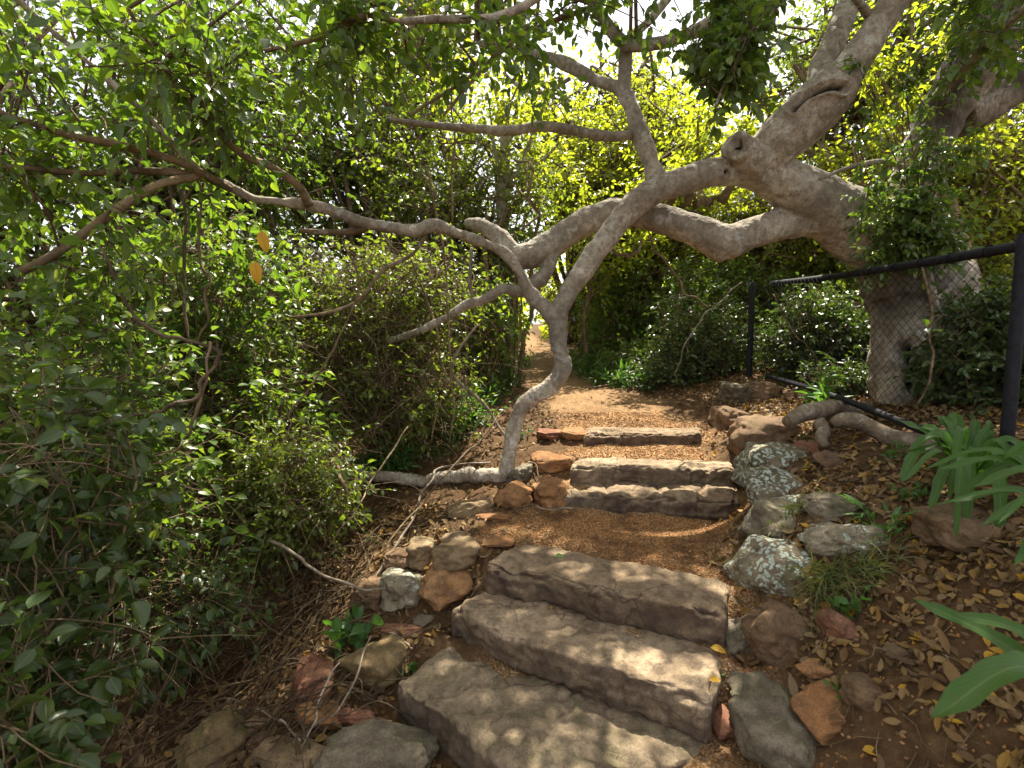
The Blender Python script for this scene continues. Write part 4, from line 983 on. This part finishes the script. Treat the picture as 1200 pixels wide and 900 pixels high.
for k in range(-14,nw+14):
    for sgn in (1,-1):
        pts=[]
        for j in range(0,29):
            h_=j/28; u_=(k+ (h_*16*sgn if sgn>0 else 16-h_*16))/nw
            if sgn<0: u_=(k+16*(1-h_))/nw
            else: u_=(k+16*h_)/nw
            if 0<=u_<=1:
                top=A0+(A1-A0)*u_; bot=B0+(B1-B0)*u_; bot[2]=max(bot[2],float(HG(bot[0],bot[1]))+.01)
                p=bot+(top-bot)*h_; p[2]-=0; bul=.02*math.sin(h_*3.1)*math.sin(u_*9); p=p+np.array([1,.1,0])*bul+np.array([1,0,0])*.003*sgn*math.cos(j*math.pi)
                pts.append(p)
        if len(pts)>=2: wp.append(tube_arrays(np.array(pts),.0014,4))
v,q,tt=merge(wp); tag(obj('chain_link_mesh',mesh_np('chain_link_mesh',v-fb,[q,tt]),M_WIRE,fo),None,None,None,None)

# ------------------------------------------------------------------ fallen leaves, gravel, sticks
rk=np.array(ROCKS)
def scatter(n,x0,x1,y0,y1,seed,fn):
    g=np.random.default_rng(seed); x=g.uniform(x0,x1,n); y=g.uniform(y0,y1,n); k=g.random(n)<fn(x,y); return x[k],y[k],g
def offslab(x,y):
    ok=np.ones(len(x),bool)
    for s in SLABS:
        poly=[w[:2] for w in s['w']]; ins=np.ones(len(x),bool)
        for i in range(4):
            a,b=poly[i],poly[(i+1)%4]; ins&=((b[0]-a[0])*(y-a[1])-(b[1]-a[1])*(x-a[0]))>-.02*np.hypot(*(b-a))
        ok&=~ins
    return ok
def patchy(x,y,sc=1.8,sd_=91): return np.clip(.62+1.0*fbm(np.stack([x,y,0*x],-1),sc,3,sd_),.06,1)
def litter(n,x0,x1,y0,y1,seed,dens,size,m,name,label,curl=(.2,1.2)):
    x,y,g=scatter(n,x0,x1,y0,y1,seed,dens); k=offslab(x,y); x,y=x[k],y[k]; n=len(x)
    z=HG(x,y); e=.02; nx_=-(HG(x+e,y)-HG(x-e,y))/(2*e); ny_=-(HG(x,y+e)-HG(x,y-e))/(2*e)
    up=nrm(np.stack([nx_,ny_,np.ones(n)],1)+g.normal(size=(n,3))*.38); a=rand_unit(g,n); d=nrm(a-up*(a*up).sum(1)[:,None])
    sz=g.uniform(*size,n); pos=np.stack([x,y,z+.004+g.uniform(0,.016,n)],1)-d*(sz*.5)[:,None]
    bnd=g.uniform(*curl,n)*np.where(g.random(n)<.5,1,-1)*.5
    lv,lq,lt,lu=leaves_arrays(OV3,pos,d,up,sz,bnd,g.uniform(-.6,1.2,n),g,g.uniform(.6,1.1,n))
    return tag(obj(name,mesh_np(name,lv,[lq,lt],True,lu),m),label,None,None,'stuff')
right=lambda x,y: (1-pathmask(x,y))*(x>.5)*patchy(x,y)
leftd=lambda x,y: (1-pathmask(x,y))*(x<.4)*patchy(x,y)*.8
litter(30000,.6,4.2,.9,6.2,601,right,(.025,.060),M_LITTER,'leaf_litter','brown dry leaves covering the right bank')
litter(16000,-3.0,.5,1.1,5.5,602,leftd,(.025,.060),M_LITTER,'leaf_litter','brown dry leaves among the stems on the left bank')
litter(2600,.65,4.0,.9,5.5,606,lambda x,y:right(x,y),(.05,.085),M_LITTER,'leaf_litter','larger curled dry leaves lying on top of the right bank litter',(.4,1.6))
litter(900,-.5,2.2,2.0,9,603,lambda x,y: pathmask(x,y)*patchy(x,y)*(.4+.6*(np.abs(x-np.interp(y,PATHC[:,0],PATHC[:,1]))>.4)),(.02,.05),M_LITTER,'leaf_litter','scattered dry leaves on the gravel path')
litter(480,.7,3.0,1.0,5.0,604,lambda x,y:right(x,y),(.035,.06),M_YLEAF,'leaf_litter','yellow and ochre leaves strewn on the right bank')
litter(70,-1.4,.5,1.4,3.6,605,lambda x,y:leftd(x,y),(.025,.045),M_YLEAF,'leaf_litter','few yellow leaves strewn on the left bank')
# single leaves one can point to
def fallen(px,py,label,m,sz=.06,rot=0,h=.012,bend=.2):
    p,_=hit(px,py) ; top=p.copy()
    for s in SLABS:
        q=G(px,py,s['z']); poly=[w[:2] for w in s['w']]
        if all(((poly[(i+1)%4][0]-poly[i][0])*(q[1]-poly[i][1])-(poly[(i+1)%4][1]-poly[i][1])*(q[0]-poly[i][0]))>0 for i in range(4)): top=q; h=.022
    b=top+np.array([0,0,h]); d=np.array([[math.cos(rot),math.sin(rot),.05]]); up=np.array([[-.1,-.35,1.0]])
    v,q,tt,u=leaves_arrays(OV5,b[None]-d*sz*.5,d,up,np.array([sz]),np.array([bend]),np.array([.5]),np.random.default_rng(1))
    tag(obj('fallen_leaf',mesh_np('fallen_leaf',v-b,[q,tt],True,u),m,None,b),label,'leaf','single fallen leaves')
fallen(656,656,'fresh green leaf lying on the third step',M_GLEAF,.05,.2)
fallen(842,767,'curled bright yellow leaf in the gap right of the third step',M_YLEAF,.065,-.5)
fallen(846,792,'lime green leaf beside the flat-topped brown block',M_GLEAF,.05,.3)
fallen(838,803,'yellow leaf just below the lime green one',M_YLEAF,.05,.1)
fallen(1022,885,'yellow leaf at the bottom right in front of the orange stones',M_YLEAF,.055,-.3)
fallen(935,853,'tan leaf leaning against the pointed grey stone',M_LITTER,.06,-1.0)
fallen(1062,812,'pale yellow leaf right of the round brown cobble',M_YLEAF,.05,-.4)
fallen(607,680,'small orange leaf lying on the back of the second step',M_YLEAF,.03,.2)
fallen(501,676,'small yellow leaf between the grey lichened and orange brown stones',M_YLEAF,.045,.6,.05)
fallen(860,655,'yellow leaf on the gravel at the right of the landing',M_YLEAF,.04,.1)
fallen(1075,640,'yellow leaf on the litter left of the flat brown rock',M_YLEAF,.06,.2)
fallen(545,656,'yellow leaf lying above the sunlit tan block',M_YLEAF,.035,.2,.03)
g=np.random.default_rng(610); gi=0
for k in range(9):
    pass
# gravel grains
def gravel(n,x0,x1,y0,y1,seed,size,dens):
    x,y,g=scatter(n,x0,x1,y0,y1,seed,dens); k=offslab(x,y); x,y=x[k],y[k]; n=len(x)
    b=bmesh.new(); bmesh.ops.create_icosphere(b,subdivisions=1,radius=1); V=np.array([q.co[:] for q in b.verts]); Fc=np.array([[q.index for q in f.verts] for f in b.faces]); b.free()
    s=g.uniform(*size,n); st=g.uniform(.55,1.25,(n,3))
    v=V[None]*(1+g.normal(0,.14,(n,len(V),1)))*st[:,None]*s[:,None,None]
    c=g.uniform(0,6.28,n); ct,sn=np.cos(c)[:,None],np.sin(c)[:,None]
    v=np.stack([v[...,0]*ct-v[...,1]*sn,v[...,0]*sn+v[...,1]*ct,v[...,2]],-1)+np.stack([x,y,HG(x,y)+s*.25],1)[:,None]
    f=(Fc[None]+(np.arange(n)*len(V))[:,None,None]).reshape(-1,3)
    return v.reshape(-1,3),f
t=NT('gravel_grain'); rn=t.geo('Random Per Island')
gc=t.ramp(rn,[(0,(.15,.062,.020)),(.25,(.27,.125,.042)),(.5,(.38,.20,.08)),(.7,(.22,.095,.032)),(.85,(.48,.31,.15)),(.93,(.06,.035,.02)),(1,(.33,.15,.05))])
gc=t.mix(t.ramp(t.noise(t.geo('Position'),4.5,5,.65),[(.47,0.0),(.62,.78)]),gc,(.075,.04,.018))
M_GRAVEL=t.out(t.principled(gc,.9,None,.15))
onp=lambda x,y: pathmask(x,y)
v1,f1=gravel(42000,-.4,1.7,2.2,3.6,701,(.0028,.0062),onp)
v2,f2=gravel(12000,.0,1.9,3.5,5.2,702,(.004,.008),onp)
v3,f3=gravel(6000,-.4,1.6,1.3,2.4,703,(.003,.008),lambda x,y:.25+.6*pathmask(x,y))
tag(obj('gravel',mesh_np('gravel',np.vstack([v1,v2,v3]),[np.vstack([f1,f2+len(v1),f3+len(v1)+len(v2)])],False),M_GRAVEL),'orange gravel on the landing and path',None,None,'stuff')
v4,f4=gravel(1600,.6,2.6,1.0,4.0,704,(.004,.014),lambda x,y:right(x,y))
v5,f5=gravel(1000,-1.5,.3,1.3,3.4,705,(.005,.018),lambda x,y:leftd(x,y))
tag(obj('rubble',mesh_np('rubble',np.vstack([v4,v5]),[np.vstack([f4,f5+len(v4)])],False),M_BROWN),'small stone crumbs in the soil beside the steps',None,None,'stuff')

# dry creeper stems lying over the left bank: nobody could count them
g=np.random.default_rng(801); tb=[]
for k in range(100):
    px,py=g.uniform(170,430),g.uniform(650,890); px=min(px, 470-(py-650)*.45) if py>700 else px
    a,_=hit(px,py); ang=g.normal(.75,.45); L=g.uniform(.35,1.1); n=8; pts=[]
    for j in range(n):
        s=(j/(n-1)-.5)*L; x=a[0]+math.cos(ang)*s+g.normal(0,.02); y=a[1]+math.sin(ang)*s+g.normal(0,.02)
        pts.append([x,y,float(HG(x,y))+.012+abs(g.normal(0,.035))+.10*math.sin(math.pi*j/(n-1))*g.random()])
    tb.append(tube_arrays(spline(pts,22),g.uniform(.0016,.0042),5))
v,q,tt=merge(tb); tag(obj('creeper_undergrowth',mesh_np('creeper_undergrowth',v,[q,tt]),M_CREEP),'straw-coloured dry creeper stems matted over the left bank',None,None,'stuff')
# thin litter twigs
g=np.random.default_rng(802); n=1500
x=np.concatenate([g.uniform(.7,3.0,n),g.uniform(-1.8,.3,900)]); y=np.concatenate([g.uniform(1.0,5,n),g.uniform(1.3,4.2,900)]); k=(g.random(len(x))<(1-pathmask(x,y)))&offslab(x,y); x,y=x[k],y[k]; n=len(x)
a=g.uniform(0,6.28,n); L=g.uniform(.04,.20,n); K=4; s=np.linspace(-.5,.5,K)
X_=x[:,None]+np.cos(a)[:,None]*s*L[:,None]+g.normal(0,.004,(n,K)); Y_=y[:,None]+np.sin(a)[:,None]*s*L[:,None]+g.normal(0,.004,(n,K))
tv,tq=multi_tubes(np.stack([X_,Y_,HG(X_,Y_)+.012],-1),g.uniform(.0009,.0026,n),np.full(n,.0008),4)
tag(obj('twig_litter',mesh_np('twig_litter',tv,[tq]),M_STRAW),'thin dry twigs among the fallen leaves',None,None,'stuff')

# sticks one can point to
def stick(pts,label,m=M_PALE,name='dead_stick',group='dead sticks lying about the left bank',cat='stick',ground=True,sides=7):
    pl,rad=limb(pts,max(20,9*len(pts))); rad=rad*(.62 if name=='dead_stick' else .8)
    sq=np.arange(len(pl)); pl=pl+np.stack([vnoise(np.stack([sq*.20,sq*0+k_*9.1+pl[0,0]*7,sq*0],-1),1,5) for k_ in range(3)],-1)*np.minimum(sq,sq[::-1])[:,None].clip(0,5)/5*.03
    if ground:
        for i in range(len(pl)): pl[i,2]=max(pl[i,2],float(HG(pl[i,0],pl[i,1]))+rad[i]*.8)
        for _ in range(14): pl[1:-1]=(pl[:-2]+2*pl[1:-1]+pl[2:])/4
    b=pl[0].copy(); v,q,tt=tube_arrays(pl,rad,sides,.15,3)
    return tag(obj(name,mesh_np(name,v-b,[q,tt]),m,None,b),label,cat,group)
def onhit(px,py,up=0.0,r=3):
    p,t_=hit(px,py); return (px,py,t_*(1-.02)-up,r)
stick([onhit(345,870,.0,1.6),onhit(378,845,.05,2),onhit(412,805,.10,2.2),onhit(435,745,.12,1.6)],'pale forked stick leaning up past the large mossy block')
stick([onhit(345,892,.0,1.6),onhit(365,850,.05,2),onhit(375,812,.08,2),onhit(405,770,.1,1.4)],'second pale stick crossing in front of the flat orange stone')
stick([onhit(298,830,.0,1.6),onhit(330,840,.02,2),onhit(352,868,.02,1.8)],'short bent pale stick beside the reddish stones')
stick([(316,633,2.75,3.2),(352,655,2.72,3),(400,678,2.70,2.6),(452,690,2.7,1.6)],'pale broken branch with a cut end pointing at the stone row',M_PALE,ground=False)
stick([onhit(15,838,.1,4),onhit(75,800,.10,5),onhit(130,770,.1,4)],'thick pale stick lying in the dark bottom left thicket')
stick([onhit(455,742,.0,1.3),onhit(475,752,.02,1.8),onhit(484,760,.0,1.6)],'very short stick at the left end of the lowest step')
stick([onhit(402,868,.02,2.2),onhit(430,848,.03,2.2),onhit(460,845,.02,1.8)],'curved brown twig over the reddish wedge stone',M_STRAW)
stick([(430,690,2.9,1.4),(470,630,3.2,2),(500,570,3.6,2.3),(520,548,3.8,2),(575,542,3.9,1.6)],'long pale stick rising from the bank over the horizontal root',ground=False)
stick([(385,640,2.95,1.3),(415,600,3.1,1.6),(445,555,3.4,1.8),(478,500,3.7,1.5)],'thin stick leaning left of the horizontal root',M_STRAW,ground=False)
stick([(452,640,3.0,1.2),(500,585,3.4,1.5),(560,520,4.0,1.7),(590,480,4.3,1.2)],'thin brown stick slanting up behind the pale stem foot',M_TWIG,ground=False)
stick([(560,380,4.5,2),(530,430,4.4,3),(560,470,4.5,3.2),(592,512,4.5,2.6),(598,530,4.5,2)],'dead pale limb leaning against the bent fig stem from the left',M_PALE,ground=False)
stick([(395,545,3.2,3.5),(405,580,3.1,4),(400,602,3.05,3)],'brown curled dead bark strip left of the horizontal root',M_STRAW,ground=False)
stick([onhit(612,560,.0,1.0),onhit(622,540,.05,1.3),onhit(630,548,.03,1.2),onhit(632,562,0,1)],'thin looping root beside the orange cobbles',M_STRAW)
stick([onhit(628,592,.0,1.0),onhit(645,597,.01,1.2),onhit(672,596,.01,1)],'thin pale twig lying on the gravel before the landing step')
stick([onhit(690,455,.0,2),onhit(735,448,.0,2.4),onhit(770,452,.0,2)],'dark stick lying along the right side of the upper path',M_TWIG,group='dead sticks beside the upper path and fence')
stick([onhit(905,718,.0,1.4),onhit(880,722,.02,1.6),onhit(862,728,.0,1.2)],'thin twig lying between boulder and flat-topped block',M_STRAW,group='dead sticks on the right bank')
stick([onhit(1005,775,.0,1.2),onhit(1025,768,.02,1.5),onhit(1042,760,.0,1.2)],'small twig next to the half buried brown stone',M_STRAW,group='dead sticks on the right bank')
stick([(870,330,5.9,.9),(845,352,5.85,1.1),(822,372,5.7,1.1),(806,398,5.6,1.0),(790,440,5.7,.6)],'bare looping twig hanging in the dark shrub right of the path',M_PALE,group='dead sticks beside the upper path and fence',ground=False)
stick([(906,345,5.1,.8),(922,372,5.0,1),(938,400,4.9,1),(960,425,4.9,.8)],'bare twig caught behind the chain link mesh',M_STRAW,group='dead sticks beside the upper path and fence',ground=False)

# hanging creepers
VN=[([(118,290,2.3,2.4),(135,330,2.3,2.4),(170,375,2.3,2.6),(215,400,2.3,2.6),(245,415,2.3,2.4),(243,440,2.3,2.6),(205,475,2.3,2.6),(140,485,2.25,2.2),(65,484,2.2,1.4)],'brown looping creeper curving back on itself at mid left',M_BARKD),
 ([(246,400,2.28,1.4),(240,450,2.3,2.2),(232,490,2.3,2.4),(215,515,2.3,2)],'frayed pale creeper end hanging from the looping creeper',M_STRAW),
 ([(215,220,2.6,2),(217,300,2.6,2.2),(218,380,2.6,2),(220,420,2.6,1.6)],'straight brown creeper hanging from the fig branch fork',M_BARKD),
 ([(238,215,2.65,1.6),(233,290,2.65,2),(240,340,2.6,2),(232,400,2.6,1.6)],'thin twisted creeper beside the straight brown one',M_TWIG),
 ([(532,60,4.2,1.2),(531,150,4.2,1.4),(530,260,4.2,1.2)],'pale creeper hanging straight down near the thin horizontal branch',M_STRAW),
 ([(502,200,3.9,1.4),(512,260,3.9,1.6),(525,330,3.9,1.6),(530,420,3.9,1.4),(527,520,4.0,1)],'long pale creeper dropping past the sunlit branch bend',M_STRAW),
 ([(553,290,4.1,2.2),(552,330,4.1,3),(551,360,4.1,2.4)],'short thick aerial root hanging from the left branch',M_PALE),
 ([(480,300,4.2,1.2),(500,360,4.2,1.6),(520,440,4.2,1.5),(505,520,4.2,1)],'pale creeper among the twiggy shrub stems',M_STRAW),
 ([(385,245,3.1,1.2),(420,330,3.2,1.5),(395,400,3.2,1.5),(350,470,3.1,1.4),(330,520,3.0,1)],'slanting creeper below the fig branch at centre left',M_TWIG),
 ([(760,275,4.2,1.6),(780,310,4.2,1.8),(800,340,4.3,1.8),(830,360,4.4,1.2)],'thin dead creeper hanging from the drooping fig limb',M_TWIG),
 ([(725,280,4.15,2.6),(722,290,4.15,2.6),(735,302,4.15,2.8),(748,296,4.15,2.4),(752,280,4.2,1.6)],'small looped branch hanging under the fig limb crossing',M_BARKY),
 ([(610,345,4.1,1.4),(612,380,4.1,1.6),(606,420,4.2,1.2)],'short dark creeper below the fork of the fig',M_TWIG),
 ([(1080,310,3.4,1.8),(1092,370,3.3,2),(1085,440,3.2,1.8),(1075,480,3.2,1.2)],'creeper hanging over the fence top rail at the trunk',M_STRAW)]
for pts,l,m in VN: stick(pts,l,m,'hanging_creeper','creepers hanging from the fig branches','creeper',False,6)

# background trunks between the crowns belong to slim trees of their own
def pole_tree(label,pts,m,seed,clump,ntw,lm):
    pl,rad=limb(pts,50); b=pl[0].copy(); b[2]=min(b[2],float(HG(b[0],b[1]))); pl=np.vstack([b[None],pl]); rad=np.append(rad[0]*1.2,rad)
    root=thing('tree',label,'tree','slim background trees',b); v,q,tt=tube_arrays(pl,rad,9,.15,seed); obj('trunk',mesh_np('trunk',v-b,[q,tt]),m,root)
    g=np.random.default_rng(seed); c,rr=clump; ends=[]; tb=[]
    for k in range(9):
        i=g.integers(len(pl)//2,len(pl)); e=c+rand_unit(g,1)[0]*rr*.9; p2=spline([pl[i],(pl[i]+e)/2+g.normal(size=3)*.1,e],10); tb.append(tube_arrays(p2,np.linspace(rad[i]*.6,.005,10),6)); ends.append(p2[3:])
    v,q,tt=merge(tb); obj('limb',mesh_np('limb',v-b,[q,tt]),m,root)
    al=np.vstack(ends); st=al[g.integers(0,len(al),ntw)]; tw=grow_twigs(st,rand_unit(g,ntw)+np.array([0,0,.3]),g.uniform(.2,.6,ntw),g)
    lv,lq,lt,lu=twig_leaves(tw,g,8,(.06,.10),OV2); obj('crown',mesh_np('crown',lv-b,[lq,lt],True,lu),lm,root)
pole_tree('slim tree with a lit trunk behind the thin horizontal branch',[(600,430,7.5,6),(596,330,7.5,6),(588,250,7.5,7),(592,180,7.5,6.5),(590,120,7.5,5)],M_BARK,901,blob(500,690,40,200,6.8,8.4),260,M_LEAFY)
pole_tree('tan tree with forked limbs above the big fig trunk',[(1140,330,6.2,9),(1110,240,6.2,9),(1090,190,6.2,9),(1120,110,6.2,8),(1140,30,6.2,7)],M_BARKY,902,blob(1000,1230,-50,160,5.6,7.2),320,M_LEAFY)
pole_tree('tree with a tan limb showing below the fig limb crossing',[(1000,400,7.2,10),(940,250,7.0,11),(860,238,6.8,10),(790,244,6.7,9),(740,262,6.7,7)],M_BARKY,903,blob(740,900,120,260,6.2,7.6),260,M_LEAFY)
pole_tree('thin dark tree beside the far end of the path',[(642,418,13,3),(632,395,13,3),(636,370,13,2.6),(628,345,13,2)],M_TWIG,904,blob(600,670,300,360,12,14.5),160,M_LEAFY)
pole_tree('dark stemmed tree right of the bent stem',[(690,430,8.2,3),(684,380,8.2,2.6),(696,320,8.2,2.4),(706,270,8.2,2)],M_TWIG,905,blob(650,780,200,320,7.4,9),260,M_LEAFY)

# small dark bird on a twig in the canopy
b=P(626,98,4.6); bd=thing('bird','small dark bird perched above the thin horizontal branch','bird','' or None,b)
t=NT('dark_feather'); nn_=t.noise(t.coord(),60,4); M_BIRD=t.out(t.principled(t.ramp(nn_,[(.3,(.012,.010,.008)),(.6,(.035,.028,.02)),(.75,(.10,.085,.06))]),.8))
pl=np.array([[-.075,0,-.040],[-.055,0,-.030],[-.035,0,-.018],[-.015,0,.0],[.004,0,.018],[.018,0,.034],[.022,0,.046],[.028,0,.054],[.036,0,.057]]); rr=np.array([.004,.008,.014,.020,.021,.016,.0135,.012,.006])
v,q,tt=tube_arrays(spline(np.c_[pl,rr],26)[:,:3],spline(np.c_[pl,rr],26)[:,3],14); obj('body',mesh_np('body',v,[q,tt]),M_BIRD,bd)
v,q,tt=tube_arrays(np.array([[.036,0,.056],[.044,0,.055],[.052,0,.053]]),np.array([.004,.0025,.0006]),6); obj('beak',mesh_np('beak',v,[q,tt]),M_BIRD,bd)
for s_ in (-1,1):
    v,q,tt=tube_arrays(np.array([[-.050,s_*.012,-.022],[-.02,s_*.021,-.004],[.005,s_*.020,.018]]),np.array([.003,.008,.006]),8); obj('wing',mesh_np('wing',v,[q,tt]),M_BIRD,bd)
    v,q,tt=tube_arrays(np.array([[.0,s_*.006,-.008],[.002,s_*.007,-.03]]),np.array([.0016,.0012]),5); obj('leg',mesh_np('leg',v,[q,tt]),M_BIRD,bd)
pts,rad=limb([(590,85,4.65,1.8),(612,104,4.62,2),(640,108,4.6,2),(668,92,4.45,2.4)],20); v,q,tt=tube_arrays(pts,rad,7)
obj('branch',mesh_np('branch',v-FO,[q,tt]),M_BARK,fig)
# ------------------------------------------------------------------ camera, light, world
cam=bpy.data.cameras.new('camera'); co_=bpy.data.objects.new('camera',cam); COL.objects.link(co_)
co_.location=(0,0,CAMZ); co_.rotation_euler=(R(90)-PITCH,0,0); cam.sensor_width=36; cam.lens=18.0; cam.clip_start=.05; cam.clip_end=600
cam.dof.use_dof=True; cam.dof.focus_distance=3.6; cam.dof.aperture_fstop=3.5
scene.camera=co_
SUN_EL, SUN_AZ = R(61), R(14)     # azimuth measured from +Y toward +X
sd=np.array([math.sin(SUN_AZ)*math.cos(SUN_EL), math.cos(SUN_AZ)*math.cos(SUN_EL), math.sin(SUN_EL)])
L=bpy.data.lights.new('sun','SUN'); L.energy=17.0; L.angle=R(.55); L.color=(1,.93,.80)
lo=bpy.data.objects.new('sun',L); COL.objects.link(lo); lo.rotation_euler=Vector(tuple(-sd)).to_track_quat('-Z','Y').to_euler()
w=bpy.data.worlds.new('World'); scene.world=w; w.use_nodes=True; nt=w.node_tree; nt.nodes.clear()
sky=nt.nodes.new('ShaderNodeTexSky'); sky.sky_type='NISHITA'; sky.sun_disc=False; sky.sun_elevation=SUN_EL; sky.sun_rotation=SUN_AZ
sky.dust_density=3.0; sky.air_density=1.0; sky.ozone_density=1.0
bg=nt.nodes.new('ShaderNodeBackground'); bg.inputs['Strength'].default_value=.37
wo=nt.nodes.new('ShaderNodeOutputWorld'); hz=nt.nodes.new('ShaderNodeMix'); hz.data_type='RGBA'; hz.inputs[0].default_value=.6; hz.inputs[7].default_value=(4.6,4.3,3.9,1)
nt.links.new(sky.outputs[0],hz.inputs[6]); nt.links.new(hz.outputs[2],bg.inputs[0]); nt.links.new(bg.outputs[0],wo.inputs[0])
scene.view_settings.view_transform='Standard'; scene.view_settings.look='None'; scene.view_settings.exposure=0; scene.view_settings.gamma=1
scene.render.engine='CYCLES'
cy=scene.cycles; cy.use_denoising=True; cy.max_bounces=7; cy.diffuse_bounces=4; cy.glossy_bounces=2; cy.transmission_bounces=5; cy.transparent_max_bounces=4
cy.sample_clamp_indirect=4.0; cy.caustics_reflective=False; cy.caustics_refractive=False; cy.use_adaptive_sampling=True; cy.adaptive_threshold=.02
try: cy.denoiser='OPENIMAGEDENOISE'; cy.denoising_input_passes='RGB_ALBEDO_NORMAL'
except Exception: pass
